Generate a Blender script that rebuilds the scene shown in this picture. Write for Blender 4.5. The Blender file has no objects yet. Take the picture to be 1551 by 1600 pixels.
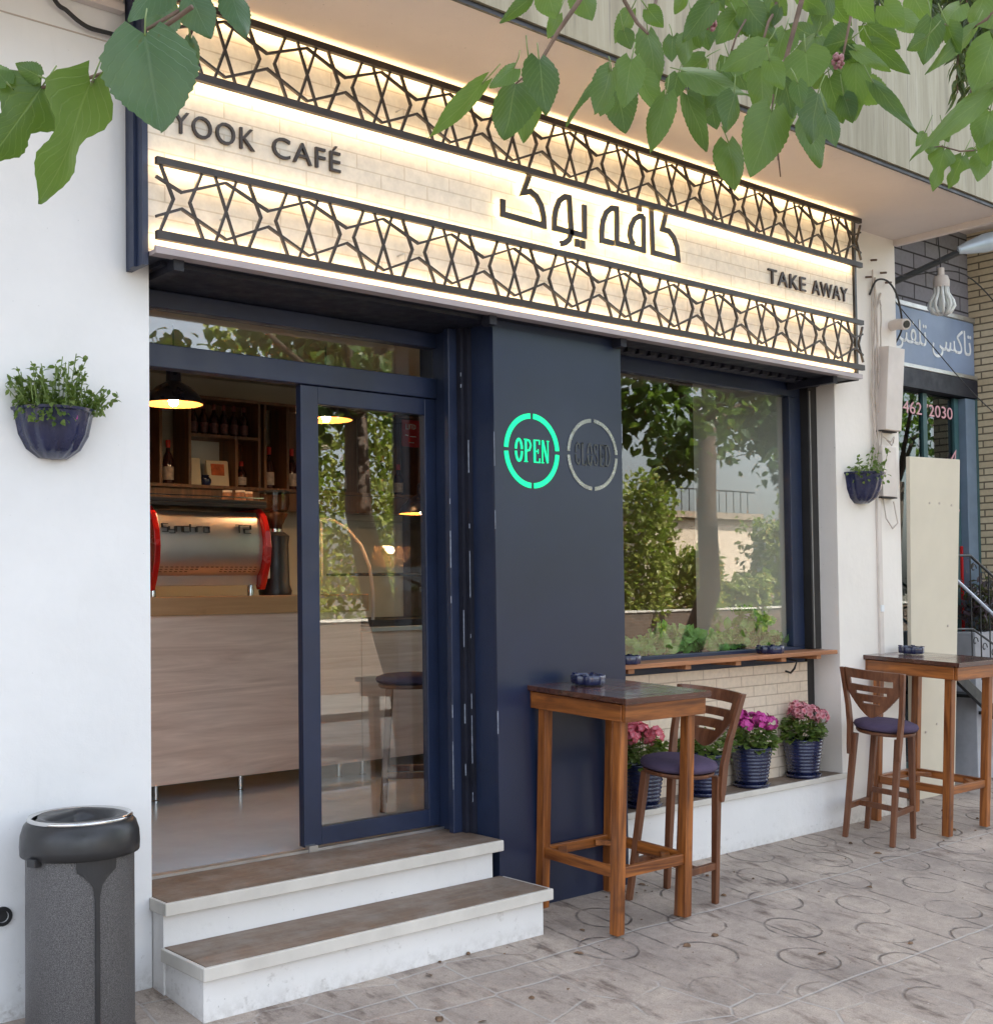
import bpy, math, random
from mathutils import Vector, Matrix
random.seed(7)
SC = bpy.context.scene
COL = SC.collection
PI = math.pi

# ------------------------------------------------------------------ camera
CAM_P = Vector((-2.2501, -4.6840, 1.6))
CR = Vector((0.76559495, -0.64319981, -0.0125848))
CU = Vector((-0.00951634, -0.03088292, 0.99947771))
CF = Vector((0.64325252, 0.76507533, 0.02976472))
FPX, PX, PY = 1924.03, 728.17, 862.36
cd = bpy.data.cameras.new("camera")
cam = bpy.data.objects.new("camera", cd)
COL.objects.link(cam)
cam.matrix_world = Matrix(((CR.x, CU.x, -CF.x, CAM_P.x), (CR.y, CU.y, -CF.y, CAM_P.y), (CR.z, CU.z, -CF.z, CAM_P.z), (0, 0, 0, 1)))
cd.sensor_fit = 'HORIZONTAL'
cd.sensor_width = 36.0
cd.lens = 36.0 * FPX / 1551.0
cd.shift_x = (775.5 - PX) / 1551.0
cd.shift_y = (PY - 800.0) / 1551.0
cd.clip_start = 0.05
cd.clip_end = 600
SC.camera = cam

# ------------------------------------------------------------------ world, sun, exposure
SUN_E, SUN_R = math.radians(50), math.radians(24)
w = bpy.data.worlds.new("World")
SC.world = w
w.use_nodes = True
nt = w.node_tree
for n in list(nt.nodes): nt.nodes.remove(n)
sky = nt.nodes.new('ShaderNodeTexSky'); sky.sky_type = 'NISHITA'; sky.sun_disc = False
sky.sun_elevation = SUN_E; sky.sun_rotation = SUN_R
sky.air_density = 1.0; sky.dust_density = 3.5; sky.ozone_density = 0.6
bg = nt.nodes.new('ShaderNodeBackground'); bg.inputs['Strength'].default_value = 0.15
wo = nt.nodes.new('ShaderNodeOutputWorld')
hs = nt.nodes.new('ShaderNodeHueSaturation'); hs.inputs['Saturation'].default_value = 0.5   # pale hazy sky
nt.links.new(sky.outputs[0], hs.inputs['Color']); nt.links.new(hs.outputs[0], bg.inputs[0]); nt.links.new(bg.outputs[0], wo.inputs[0])
sl = bpy.data.lights.new("sun", 'SUN'); sl.energy = 4.0; sl.angle = math.radians(0.55); sl.color = (1, 0.93, 0.82)
so = bpy.data.objects.new("sun", sl); COL.objects.link(so)
sd = Vector((math.sin(SUN_R) * math.cos(SUN_E), math.cos(SUN_R) * math.cos(SUN_E), math.sin(SUN_E)))
so.rotation_euler = sd.to_track_quat('Z', 'Y').to_euler(); so.location = sd * 60
SC.view_settings.view_transform = 'Standard'; SC.view_settings.look = 'None'
SC.view_settings.exposure = 2.36; SC.view_settings.gamma = 1.0
SC.render.engine = 'CYCLES'
SC.cycles.use_denoising = True
SC.cycles.max_bounces = 10; SC.cycles.diffuse_bounces = 5; SC.cycles.glossy_bounces = 4
SC.cycles.transparent_max_bounces = 16; SC.cycles.transmission_bounces = 6
SC.cycles.sample_clamp_indirect = 6.0
SC.cycles.caustics_reflective = False; SC.cycles.caustics_refractive = False

# ------------------------------------------------------------------ placing helpers (measured points on real planes)
def ray(u, v): return CF + CR * ((u - PX) / FPX) - CU * ((v - PY) / FPX)
def on(u, v, ax, val):
    d = ray(u, v); i = 'xyz'.index(ax); t = (val - CAM_P[i]) / d[i]
    return CAM_P + d * t
def far(u, v, dist): return CAM_P + ray(u, v) * dist
SLOPE = 0.0966
TILT = math.atan(0.088)
def gz(y):
    return SLOPE * min(y, 0.25)
ORG = {}

# ------------------------------------------------------------------ materials
def nodes(name):
    m = bpy.data.materials.new(name); m.use_nodes = True
    t = m.node_tree; b = t.nodes.get('Principled BSDF')
    return m, t, b
def L(t, a, b): t.links.new(a, b)
def coord(t, kind='Object', scale=(1, 1, 1), rot=(0, 0, 0)):
    tc = t.nodes.new('ShaderNodeTexCoord'); mp = t.nodes.new('ShaderNodeMapping')
    mp.inputs['Scale'].default_value = scale; mp.inputs['Rotation'].default_value = rot
    L(t, tc.outputs[kind], mp.inputs[0]); return mp.outputs[0]
def geo(t, scale=(1, 1, 1)):
    g = t.nodes.new('ShaderNodeNewGeometry'); mp = t.nodes.new('ShaderNodeMapping')
    mp.inputs['Scale'].default_value = scale; L(t, g.outputs['Position'], mp.inputs[0]); return mp.outputs[0]
def noise(t, vec, scale, det=4, rough=.55, dist=0):
    n = t.nodes.new('ShaderNodeTexNoise'); n.inputs['Scale'].default_value = scale; n.inputs['Detail'].default_value = det
    n.inputs['Roughness'].default_value = rough; n.inputs['Distortion'].default_value = dist
    if vec is not None: L(t, vec, n.inputs['Vector'])
    return n.outputs[0]
def ramp(t, fac, stops):
    r = t.nodes.new('ShaderNodeValToRGB'); e = r.color_ramp.elements
    while len(e) > 1: e.remove(e[-1])
    e[0].position = stops[0][0]; e[0].color = (*stops[0][1], 1)
    for p, c in stops[1:]:
        x = e.new(p); x.color = (*c, 1)
    L(t, fac, r.inputs[0]); return r.outputs[0]
def val(t, fac, a, b, x0=0., x1=1.):
    r = t.nodes.new('ShaderNodeMapRange'); r.inputs[1].default_value = x0; r.inputs[2].default_value = x1
    r.inputs[3].default_value = a; r.inputs[4].default_value = b; L(t, fac, r.inputs[0]); return r.outputs[0]
def mixc(t, fac, a, b, mode='MIX'):
    m = t.nodes.new('ShaderNodeMix'); m.data_type = 'RGBA'; m.blend_type = mode
    if isinstance(fac, float): m.inputs[0].default_value = fac
    else: L(t, fac, m.inputs[0])
    for s, i in ((a, 6), (b, 7)):
        if isinstance(s, tuple): m.inputs[i].default_value = (*s, 1)
        else: L(t, s, m.inputs[i])
    return m.outputs[2]
def mth(t, op, a, b=None):
    m = t.nodes.new('ShaderNodeMath'); m.operation = op
    for s, i in ((a, 0), (b, 1)):
        if s is None: continue
        if isinstance(s, (int, float)): m.inputs[i].default_value = s
        else: L(t, s, m.inputs[i])
    return m.outputs[0]
def bump(t, b, h, strength=.3, dist=.01, prev=None):
    n = t.nodes.new('ShaderNodeBump'); n.inputs['Strength'].default_value = strength; n.inputs['Distance'].default_value = dist
    L(t, h, n.inputs['Height'])
    if prev is not None: L(t, prev, n.inputs['Normal'])
    if b is not None: L(t, n.outputs[0], b.inputs['Normal'])
    return n.outputs[0]
def mul(c, k): return tuple(min(1, max(0, x * k)) for x in c)
def plain(name, col, rough=.5, metal=0., var=.12, vs=6., bs=60., bst=.1, spec=.5, coat=0., rvar=.1, speck=0.):
    m, t, b = nodes(name); v = coord(t)
    n = noise(t, v, vs, 5)
    c = ramp(t, n, [(.3, mul(col, 1 - var)), (.7, mul(col, 1 + var))])
    if speck:
        s = noise(t, v, 130, 2); f = val(t, s, 0, 1, .62, .72); c = mixc(t, f, c, mul(col, 1 - speck))
    L(t, c, b.inputs['Base Color'])
    L(t, val(t, noise(t, v, vs * 2.3, 4), rough - rvar, rough + rvar, .3, .7), b.inputs['Roughness'])
    b.inputs['Metallic'].default_value = metal; b.inputs['Specular IOR Level'].default_value = spec
    b.inputs['Coat Weight'].default_value = coat; b.inputs['Coat Roughness'].default_value = .12
    if bst: bump(t, b, noise(t, v, bs, 3), bst, .004)
    return m
def emit(name, col, s):
    m, t, b = nodes(name)
    b.inputs['Base Color'].default_value = (*mul(col, .6), 1); b.inputs['Emission Color'].default_value = (*col, 1); b.inputs['Emission Strength'].default_value = s
    return m
def wood(name, dark, light, axis='Z', sc=1., rough=.38, coat=.25, grain=1., spec=.5, knots=.55, con=(.32, .66), dust=0.):
    m, t, b = nodes(name)
    s = {'X': (.9, 14, 14), 'Y': (14, .9, 14), 'Z': (14, 14, .9)}[axis]
    v = coord(t, 'Object', tuple(k * sc for k in s))
    info = t.nodes.new('ShaderNodeObjectInfo')
    add = t.nodes.new('ShaderNodeVectorMath'); add.operation = 'ADD'; L(t, v, add.inputs[0])
    sca = t.nodes.new('ShaderNodeVectorMath'); sca.operation = 'SCALE'; sca.inputs[0].default_value = (17, 31, 23); L(t, info.outputs['Random'], sca.inputs['Scale']); L(t, sca.outputs[0], add.inputs[1])
    vv = add.outputs[0]
    n1 = noise(t, vv, 1.2, 5, .6, 1.2 * grain); n2 = noise(t, vv, 5.0, 3, .7)
    mx = mth(t, 'ADD', mth(t, 'MULTIPLY', n1, .72), mth(t, 'MULTIPLY', n2, .28))
    mid = tuple((a + c) / 2 for a, c in zip(dark, light))
    c = ramp(t, mx, [(con[0], dark), (.5, mid), (con[1], light)])
    kn = noise(t, coord(t, 'Object', (1, 1, 1)), 6, 2); c = mixc(t, val(t, kn, 0, knots, .66, .78), c, mul(dark, .5))
    if dust:
        dn = noise(t, geo(t), 5.5, 6, .7); c = mixc(t, val(t, dn, 0, dust, .44, .68), c, (.33, .29, .25))
    L(t, c, b.inputs['Base Color']); b.inputs['Roughness'].default_value = rough
    L(t, val(t, n1, rough - .08, rough + .12, .3, .7), b.inputs['Roughness'])
    b.inputs['Coat Weight'].default_value = coat; b.inputs['Coat Roughness'].default_value = .18; b.inputs['Specular IOR Level'].default_value = spec
    bump(t, b, mx, .18, .003)
    return m
def glass(name, tint=(.97, .99, .98), f0=.045, amp=.85, rough=0.0):
    m, t, b = nodes(name); t.nodes.remove(b)
    lw = t.nodes.new('ShaderNodeLayerWeight'); lw.inputs[0].default_value = .5
    f = mth(t, 'ADD', mth(t, 'MULTIPLY', mth(t, 'POWER', lw.outputs['Facing'], 4.2), amp), f0)
    tr = t.nodes.new('ShaderNodeBsdfTransparent'); tr.inputs[0].default_value = (*tint, 1)
    gl = t.nodes.new('ShaderNodeBsdfGlossy'); gl.inputs['Roughness'].default_value = rough
    mx = t.nodes.new('ShaderNodeMixShader'); L(t, f, mx.inputs[0]); L(t, tr.outputs[0], mx.inputs[1]); L(t, gl.outputs[0], mx.inputs[2])
    L(t, mx.outputs[0], t.nodes['Material Output'].inputs[0]); return m
def stucco(name, col, stain=.0, low=None, hairs=0.):
    m, t, b = nodes(name); v = geo(t)
    c = ramp(t, noise(t, v, 1.3, 6, .6), [(.3, mul(col, .94)), (.7, mul(col, 1.04))])
    sm = noise(t, geo(t, (3, 3, .5)), 4, 6, .65); c = mixc(t, val(t, sm, 0, .35, .6, .8), c, mul(col, .83))
    sp = noise(t, v, 55, 2); c = mixc(t, val(t, sp, 0, .6, .735, .77), c, mul(col, .4))
    if low is not None:   # scuffed, splashed paint near the foot of the wall
        sx = t.nodes.new('ShaderNodeSeparateXYZ'); L(t, v, sx.inputs[0])
        h = val(t, sx.outputs[2], 1, 0, low[0], low[1]); k = val(t, noise(t, v, 16, 6, .7), 0, 1, .58, .68)
        c = mixc(t, mth(t, 'MULTIPLY', mth(t, 'MULTIPLY', h, k), .6), c, (.34, .31, .28))
    vo = t.nodes.new('ShaderNodeTexVoronoi'); vo.feature = 'DISTANCE_TO_EDGE'; vo.inputs['Scale'].default_value = .8
    wv = t.nodes.new('ShaderNodeVectorMath'); wv.operation = 'MULTIPLY_ADD'; nz = t.nodes.new('ShaderNodeTexNoise'); nz.inputs['Scale'].default_value = 4; nz.inputs['Detail'].default_value = 5; L(t, v, nz.inputs['Vector'])
    L(t, nz.outputs['Color'], wv.inputs[0]); wv.inputs[1].default_value = (.10, .10, .10); L(t, v, wv.inputs[2]); L(t, wv.outputs[0], vo.inputs['Vector'])
    hair = mth(t, 'MULTIPLY', val(t, vo.outputs[0], 1, 0, .0008, .0028), val(t, noise(t, v, 1.1, 2), 0, 1, .54, .6)); c = mixc(t, mth(t, 'MULTIPLY', hair, hairs), c, mul(col, .45))
    if low is not None:
        hb = val(t, sx.outputs[2], 1, 0, low[0], low[0] + .16); kb = val(t, noise(t, v, 26, 6, .7), .15, 1, .40, .62); c = mixc(t, mth(t, 'MULTIPLY', mth(t, 'MULTIPLY', hb, kb), .8), c, (.30, .27, .235))
    L(t, c, b.inputs['Base Color']); b.inputs['Roughness'].default_value = .82; b.inputs['Specular IOR Level'].default_value = .3
    n1 = bump(t, None, noise(t, v, 2.2, 4), .6, .025); bump(t, b, noise(t, v, 120, 3), .18, .003, n1)
    return m
def bricks(name, c1, c2, mort, bw, bh, ms=.006, axes='XZ', rough=.75, bst=.6, off=(0, 0)):
    m, t, b = nodes(name); g = t.nodes.new('ShaderNodeNewGeometry'); s = t.nodes.new('ShaderNodeSeparateXYZ'); L(t, g.outputs['Position'], s.inputs[0])
    cb = t.nodes.new('ShaderNodeCombineXYZ')
    src = mth(t, 'ADD', s.outputs[0], s.outputs[1]) if axes == 'DZ' else s.outputs[0]
    L(t, mth(t, 'ADD', src, off[0]), cb.inputs[0]); L(t, mth(t, 'ADD', s.outputs[2], off[1]), cb.inputs[1])
    br = t.nodes.new('ShaderNodeTexBrick'); br.inputs['Scale'].default_value = 1
    br.inputs['Brick Width'].default_value = bw; br.inputs['Row Height'].default_value = bh; br.inputs['Mortar Size'].default_value = ms; br.inputs['Mortar Smooth'].default_value = .3
    br.inputs['Color1'].default_value = (*c1, 1); br.inputs['Color2'].default_value = (*c2, 1); br.inputs['Mortar'].default_value = (*mort, 1)
    L(t, cb.outputs[0], br.inputs['Vector'])
    n = noise(t, g.outputs['Position'], 30, 5); c = mixc(t, .35, br.outputs[0], ramp(t, n, [(.3, (.55, .55, .55)), (.7, (1, 1, 1))]), 'MULTIPLY')
    L(t, c, b.inputs['Base Color']); b.inputs['Roughness'].default_value = rough; b.inputs['Specular IOR Level'].default_value = .3
    p = bump(t, None, br.outputs['Fac'], bst, .006)
    t.nodes[-1].invert = True
    bump(t, b, n, .12, .004, p)
    return m
def leafmat(name, c1, c2, trans=.35, vein=(.22, .3, .1)):
    m, t, b = nodes(name)
    tc = t.nodes.new('ShaderNodeTexCoord'); at = t.nodes.new('ShaderNodeAttribute'); at.attribute_name = 'tint'
    s = t.nodes.new('ShaderNodeSeparateXYZ'); L(t, tc.outputs['UV'], s.inputs[0])
    ux = mth(t, 'ABSOLUTE', mth(t, 'SUBTRACT', s.outputs[0], .5))
    rib = val(t, ux, 1, 0, .006, .022)
    ph = mth(t, 'SUBTRACT', mth(t, 'MULTIPLY', s.outputs[1], 8.0), mth(t, 'MULTIPLY', ux, 6.5))
    fr = mth(t, 'ABSOLUTE', mth(t, 'SUBTRACT', mth(t, 'FRACT', ph), .5))
    lat = val(t, fr, 1, 0, .0, .09)
    ve = mth(t, 'MAXIMUM', rib, mth(t, 'MULTIPLY', lat, .55))
    base = mixc(t, at.outputs['Fac'], c1, c2)
    n = noise(t, tc.outputs['Object'], 35, 4); base = mixc(t, .5, base, ramp(t, n, [(.3, (.6, .6, .6)), (.7, (1, 1, 1))]), 'MULTIPLY')
    sp_ = noise(t, tc.outputs['Object'], 90, 2); base = mixc(t, val(t, sp_, 0, .6, .70, .76), base, (.10, .075, .025))
    c = mixc(t, mth(t, 'MULTIPLY', ve, .5), base, vein)
    L(t, c, b.inputs['Base Color']); b.inputs['Roughness'].default_value = .42; b.inputs['Specular IOR Level'].default_value = .45
    bump(t, b, mth(t, 'SUBTRACT', 1.0, ve), .35, .002)
    tl = t.nodes.new('ShaderNodeBsdfTranslucent'); L(t, mixc(t, .6, c, (.32, .52, .05)), tl.inputs[0])
    mx = t.nodes.new('ShaderNodeMixShader'); mx.inputs[0].default_value = trans
    L(t, b.outputs[0], mx.inputs[1]); L(t, tl.outputs[0], mx.inputs[2]); L(t, mx.outputs[0], t.nodes['Material Output'].inputs[0])
    return m

def pavement_mat():
    m, t, b = nodes('stamped_concrete'); g = t.nodes.new('ShaderNodeNewGeometry'); P = g.outputs['Position']
    # slight wobble so that the stamped lines are not ruler straight
    wob = t.nodes.new('ShaderNodeTexNoise'); wob.inputs['Scale'].default_value = 2.2; wob.inputs['Detail'].default_value = 3; L(t, P, wob.inputs['Vector'])
    va = t.nodes.new('ShaderNodeVectorMath'); va.operation = 'MULTIPLY_ADD'; L(t, wob.outputs['Color'], va.inputs[0]); va.inputs[1].default_value = (.05, .05, 0); L(t, P, va.inputs[2])
    s = t.nodes.new('ShaderNodeSeparateXYZ'); L(t, va.outputs[0], s.inputs[0]); X, Y = s.outputs[0], s.outputs[1]
    row = mth(t, 'FLOOR', mth(t, 'DIVIDE', mth(t, 'ADD', Y, 10.125), .30))
    shift = mth(t, 'MULTIPLY', row, .352)
    fx = mth(t, 'SUBTRACT', mth(t, 'FRACT', mth(t, 'DIVIDE', mth(t, 'ADD', mth(t, 'ADD', X, shift), 20.1), .64)), .5)
    fy = mth(t, 'SUBTRACT', mth(t, 'FRACT', mth(t, 'DIVIDE', mth(t, 'ADD', Y, 10.125), .30)), .5)
    dx = mth(t, 'MULTIPLY', fx, .64); dy = mth(t, 'MULTIPLY', fy, .30)
    r = mth(t, 'SQRT', mth(t, 'ADD', mth(t, 'MULTIPLY', dx, dx), mth(t, 'MULTIPLY', dy, dy)))
    ring = val(t, mth(t, 'ADD', mth(t, 'ABSOLUTE', mth(t, 'SUBTRACT', r, .138)), mth(t, 'MULTIPLY', mth(t, 'SUBTRACT', noise(t, P, 30, 3), .5), .012)), 1, 0, .002, .0105)
    # lines running away from the wall, through and between the circles
    lx = mth(t, 'ABSOLUTE', mth(t, 'SUBTRACT', mth(t, 'FRACT', mth(t, 'DIVIDE', mth(t, 'ADD', X, 20.02), .32)), .5))
    line = val(t, mth(t, 'ADD', lx, mth(t, 'MULTIPLY', mth(t, 'SUBTRACT', noise(t, P, 24, 3), .5), .05)), 1, 0, .008, .030)
    brk = val(t, noise(t, P, 2.6, 4), .12, 1, .40, .52)
    line = mth(t, 'MULTIPLY', line, brk)
    # wide slab joints along the wall
    jy = mth(t, 'ABSOLUTE', mth(t, 'SUBTRACT', mth(t, 'FRACT', mth(t, 'DIVIDE', mth(t, 'ADD', Y, 10.36), .93)), .5))
    joint = val(t, jy, 1, 0, .004, .010)
    # hexagon cells near the steps
    vo = t.nodes.new('ShaderNodeTexVoronoi'); vo.voronoi_dimensions = '2D'; vo.feature = 'DISTANCE_TO_EDGE'; vo.inputs['Scale'].default_value = 3.1; vo.inputs['Randomness'].default_value = .35; L(t, va.outputs[0], vo.inputs['Vector'])
    hexl = val(t, vo.outputs[0], 1, 0, .012, .028)
    left = val(t, mth(t, 'ADD', X, mth(t, 'MULTIPLY', Y, .9)), 1, 0, .75, 1.35)
    right = mth(t, 'SUBTRACT', 1.0, left)
    rbrk = val(t, noise(t, P, 5.0, 5, .7), .04, 1, .41, .57)
    ringline = mth(t, 'MULTIPLY', mth(t, 'MULTIPLY', mth(t, 'MAXIMUM', ring, mth(t, 'MULTIPLY', line, 1.0)), rbrk), mth(t, 'ADD', mth(t, 'MULTIPLY', right, .9), .1))
    hexl = mth(t, 'MULTIPLY', mth(t, 'MULTIPLY', hexl, left), val(t, noise(t, P, 4.2, 4, .65), .1, 1, .40, .56))
    # colour
    n1 = noise(t, P, 1.6, 6, .62); n2 = noise(t, P, 22, 5, .65); n3 = noise(t, P, 180, 2)
    c = ramp(t, n1, [(.28, (.34, .285, .245)), (.5, (.48, .40, .335)), (.72, (.60, .50, .41))])
    c = mixc(t, .65, c, ramp(t, n2, [(.25, (.60, .59, .59)), (.6, (1, 1, 1))]), 'MULTIPLY')
    c = mixc(t, .55, c, ramp(t, n3, [(.35, (.6, .6, .6)), (.6, (1, 1, 1))]), 'MULTIPLY')
    st = t.nodes.new('ShaderNodeMapping'); st.inputs['Scale'].default_value = (5.2, 2.3, 1); st.inputs['Rotation'].default_value = (0, 0, .45); L(t, P, st.inputs[0])
    dirt = noise(t, st.outputs[0], 1.7, 7, .72); dm = noise(t, P, .9, 3)
    c = mixc(t, mth(t, 'MULTIPLY', val(t, dirt, 0, .85, .52, .66), val(t, dm, .15, 1, .40, .56)), c, (.135, .095, .075))
    c = mixc(t, mth(t, 'MULTIPLY', ringline, .75), c, (.115, .095, .085))
    vc = t.nodes.new('ShaderNodeTexVoronoi'); vc.voronoi_dimensions = '2D'; vc.feature = 'F1'; vc.inputs['Scale'].default_value = 3.1; vc.inputs['Randomness'].default_value = .35; L(t, va.outputs[0], vc.inputs['Vector'])
    sv = t.nodes.new('ShaderNodeSeparateXYZ'); L(t, vc.outputs['Color'], sv.inputs[0]); c = mixc(t, .8, c, ramp(t, sv.outputs[0], [(0, (.80, .79, .80)), (1, (1, 1, 1))]), 'MULTIPLY')
    pock = noise(t, P, 48, 4, .7); c = mixc(t, val(t, pock, 0, .55, .60, .72), c, (.12, .095, .08))
    c = mixc(t, mth(t, 'MULTIPLY', mth(t, 'MAXIMUM', joint, hexl), .55), c, (.47, .44, .41))
    bits = noise(t, P, 70, 1); c = mixc(t, mth(t, 'MULTIPLY', val(t, bits, 0, 1, .75, .78), val(t, noise(t, P, 1.5, 2), 0, 1, .5, .6)), c, (.6, .57, .52))
    L(t, c, b.inputs['Base Color'])
    L(t, val(t, n2, .6, .85, .3, .7), b.inputs['Roughness']); b.inputs['Specular IOR Level'].default_value = .35
    h = mth(t, 'SUBTRACT', mth(t, 'MULTIPLY', n2, .25), mth(t, 'MAXIMUM', ringline, mth(t, 'MULTIPLY', mth(t, 'MAXIMUM', joint, hexl), .4)))
    bump(t, b, h, .9, .010)
    return m

def travertine():
    m, t, b = nodes('travertine'); v = geo(t, (9, 9, .55)); v2 = geo(t, (26, 26, 1.3))
    n1 = noise(t, v, 1.5, 6, .65, .3); n2 = noise(t, v2, 2.2, 4, .6)
    c = ramp(t, n1, [(.28, (.22, .185, .115)), (.5, (.335, .290, .190)), (.72, (.43, .385, .275))])
    c = mixc(t, val(t, n2, 0, .8, .60, .72), c, (.20, .165, .125))
    g = t.nodes.new('ShaderNodeNewGeometry'); s = t.nodes.new('ShaderNodeSeparateXYZ'); L(t, g.outputs['Position'], s.inputs[0])
    j = mth(t, 'ABSOLUTE', mth(t, 'SUBTRACT', mth(t, 'FRACT', mth(t, 'DIVIDE', mth(t, 'ADD', s.outputs[0], 9.2), .78)), .5))
    c = mixc(t, mth(t, 'MULTIPLY', val(t, j, 1, 0, .003, .007), .6), c, (.14, .11, .08))
    L(t, c, b.inputs['Base Color']); b.inputs['Roughness'].default_value = .6
    bump(t, b, mth(t, 'SUBTRACT', 1.0, n2), .35, .006); return m

M = {}
M['white'] = stucco('white_stucco', (.80, .80, .80), low=(-.05, .55))
M['column'] = stucco('cream_stucco', (.84, .785, .725), low=(-.05, .3))
M['soffit'] = stucco('soffit_paint', (.70, .635, .60))
M['plinth'] = stucco('plinth_paint', (.79, .775, .765), low=(-.1, .22))
M['step_white'] = stucco('step_paint', (.80, .785, .77), low=(-.12, .32), hairs=0.)
M['trav'] = travertine()
M['pave'] = pavement_mat()
M['asphalt'] = plain('asphalt', (.06, .06, .062), .85, bs=90, bst=.5, var=.25)
M['asphalt2'] = plain('worn_paving', (.13, .12, .11), .85, bs=40, bst=.4, var=.3)
M['soil'] = plain('ground_soil', (.14, .12, .09), .95, bs=20, bst=.5, var=.3)
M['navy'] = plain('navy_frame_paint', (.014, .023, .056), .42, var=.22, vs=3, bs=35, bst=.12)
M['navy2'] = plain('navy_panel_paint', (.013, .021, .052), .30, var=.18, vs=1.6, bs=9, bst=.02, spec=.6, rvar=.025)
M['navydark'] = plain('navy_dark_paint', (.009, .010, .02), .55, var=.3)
M['black'] = plain('black_metal', (.02, .018, .017), .42, var=.2, bst=.04)
M['lattice'] = plain('dark_bronze_steel', (.028, .018, .014), .42, var=.2, bst=.04)
M['navypot'] = plain('navy_glaze', (.013, .018, .062), .25, var=.3, vs=9, bs=25, bst=.25, coat=.5)
M['seat'] = plain('plum_navy_fabric', (.085, .062, .108), .9, var=.2, bs=400, bst=.35, spec=.2)
M['sbrick'] = bricks('cream_brick', (.82, .765, .67), (.80, .74, .645), (.66, .58, .47), .27, .0675, .0035, bst=.4)
M['wbrick'] = bricks('cream_brick_wall', (.86, .72, .57), (.82, .68, .53), (.58, .45, .34), .25, .068, .004, bst=.5)
M['pbrick'] = bricks('tan_pillar_brick', (.74, .62, .43), (.62, .50, .33), (.20, .16, .11), .30, .058, .007, axes='DZ', bst=.8)
M['gbrick'] = bricks('garden_brick', (.16, .11, .08), (.12, .085, .065), (.17, .15, .13), .24, .075, .010, bst=.6)
M['slate'] = bricks('grey_slab_cladding', (.27, .26, .29), (.235, .225, .26), (.045, .04, .045), .36, .125, .008, bst=.5)
M['tread'] = wood('brown_tread_tile', (.13, .085, .055), (.26, .185, .135), 'X', .7, .62, .0, dust=.6)
M['nosing'] = plain('stone_nosing', (.62, .585, .53), .5, var=.1, vs=5, bst=.1)
M['alu'] = plain('aluminium', (.55, .54, .53), .38, .9, var=.08, bst=.03)
M['trayp'] = plain('tray_paint', (.40, .34, .345), .4, var=.08, bst=.03)
M['steel'] = plain('brushed_steel', (.60, .57, .53), .40, .95, var=.04, bst=0, rvar=.015)
M['chrome'] = plain('chrome', (.62, .62, .62), .16, 1., var=.03, bst=0, rvar=.03)
M['red'] = plain('red_enamel', (.50, .012, .010), .22, var=.08, coat=.4)
M['tw_z'] = wood('table_wood_upright', (.075, .017, .004), (.42, .138, .027), 'Z', 1.0, .36, .22, con=(.34, .63))
M['tw_x'] = wood('table_wood_long', (.075, .017, .004), (.42, .138, .027), 'X', 1.0, .36, .22, con=(.34, .63))
M['tw_y'] = wood('table_wood_deep', (.075, .017, .004), (.42, .138, .027), 'Y', 1.0, .36, .22, con=(.34, .63))
M['ttop'] = wood('dark_tabletop', (.035, .012, .008), (.115, .040, .024), 'X', .8, .20, .7)
M['sw'] = wood('stool_wood', (.085, .028, .012), (.225, .085, .036), 'Z', 1.1, .42, .2)
M['shelfw'] = wood('shelf_plank', (.22, .075, .025), (.46, .20, .09), 'X', .9, .5, .05)
M['cabw'] = wood('dark_shelf_wood', (.075, .030, .013), (.24, .105, .045), 'Z', .8, .5, .1)
M['counterw'] = wood('oak_laminate', (.60, .405, .315), (.84, .635, .525), 'X', .55, .42, .1, 1.8, knots=0., con=(.33, .66))
M['counterlip'] = wood('warm_counter_edge', (.40, .20, .085), (.60, .34, .165), 'X', .5, .4, .2)
M['ifloor'] = plain('grey_resin_floor', (.44, .49, .54), .22, var=.08, vs=2, bst=.03, rvar=.05)
M['iwall'] = plain('olive_beige_wall', (.56, .50, .385), .8, var=.08, vs=2)
M['brownwall'] = plain('dark_brown_wall', (.085, .055, .035), .7, var=.2, vs=3)
M['iwall2'] = plain('pale_inner_wall', (.55, .57, .55), .75, var=.05, vs=2)
m, t, b = nodes('hammered_grey_metal'); v_ = coord(t); hn = noise(t, v_, 300, 3, .6)
L(t, ramp(t, hn, [(.34, (.06, .058, .06)), (.5, (.115, .11, .112)), (.66, (.19, .185, .185))]), b.inputs['Base Color']); b.inputs['Roughness'].default_value = .45; b.inputs['Metallic'].default_value = .35
bump(t, b, hn, .8, .003); M['bin'] = m
M['plastic'] = plain('black_plastic', (.022, .022, .024), .38, var=.15, bst=.05)
M['leaf'] = leafmat('mulberry_leaf', (.030, .080, .019), (.100, .180, .042))
M['leafblue'] = leafmat('mulberry_leaf_gloss', (.048, .110, .060), (.068, .135, .070), .25, (.12, .19, .11))
M['leafsmall'] = leafmat('herb_leaf', (.065, .115, .026), (.19, .25, .07), .35)
M['leafbright'] = leafmat('window_plant_leaf', (.15, .36, .07), (.27, .50, .12), .25)
M['leafdark'] = leafmat('narrow_leaf', (.030, .045, .018), (.075, .10, .04), .25)
M['leafplum'] = leafmat('plum_leaf', (.045, .022, .040), (.085, .040, .060), .2, (.1, .05, .07))
M['leafsun'] = leafmat('hedge_leaf', (.15, .19, .03), (.38, .38, .09), .35)
M['twig'] = plain('twig_bark', (.16, .105, .075), .8, var=.3, vs=20, bst=.4)
M['bark'] = plain('trunk_bark', (.085, .060, .045), .9, var=.35, vs=7, bs=14, bst=.9)
M['stem'] = plain('green_stem', (.17, .24, .07), .6, var=.2)
M['soilp'] = plain('potting_soil', (.05, .035, .025), .95, bs=60, bst=.6)
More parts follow.
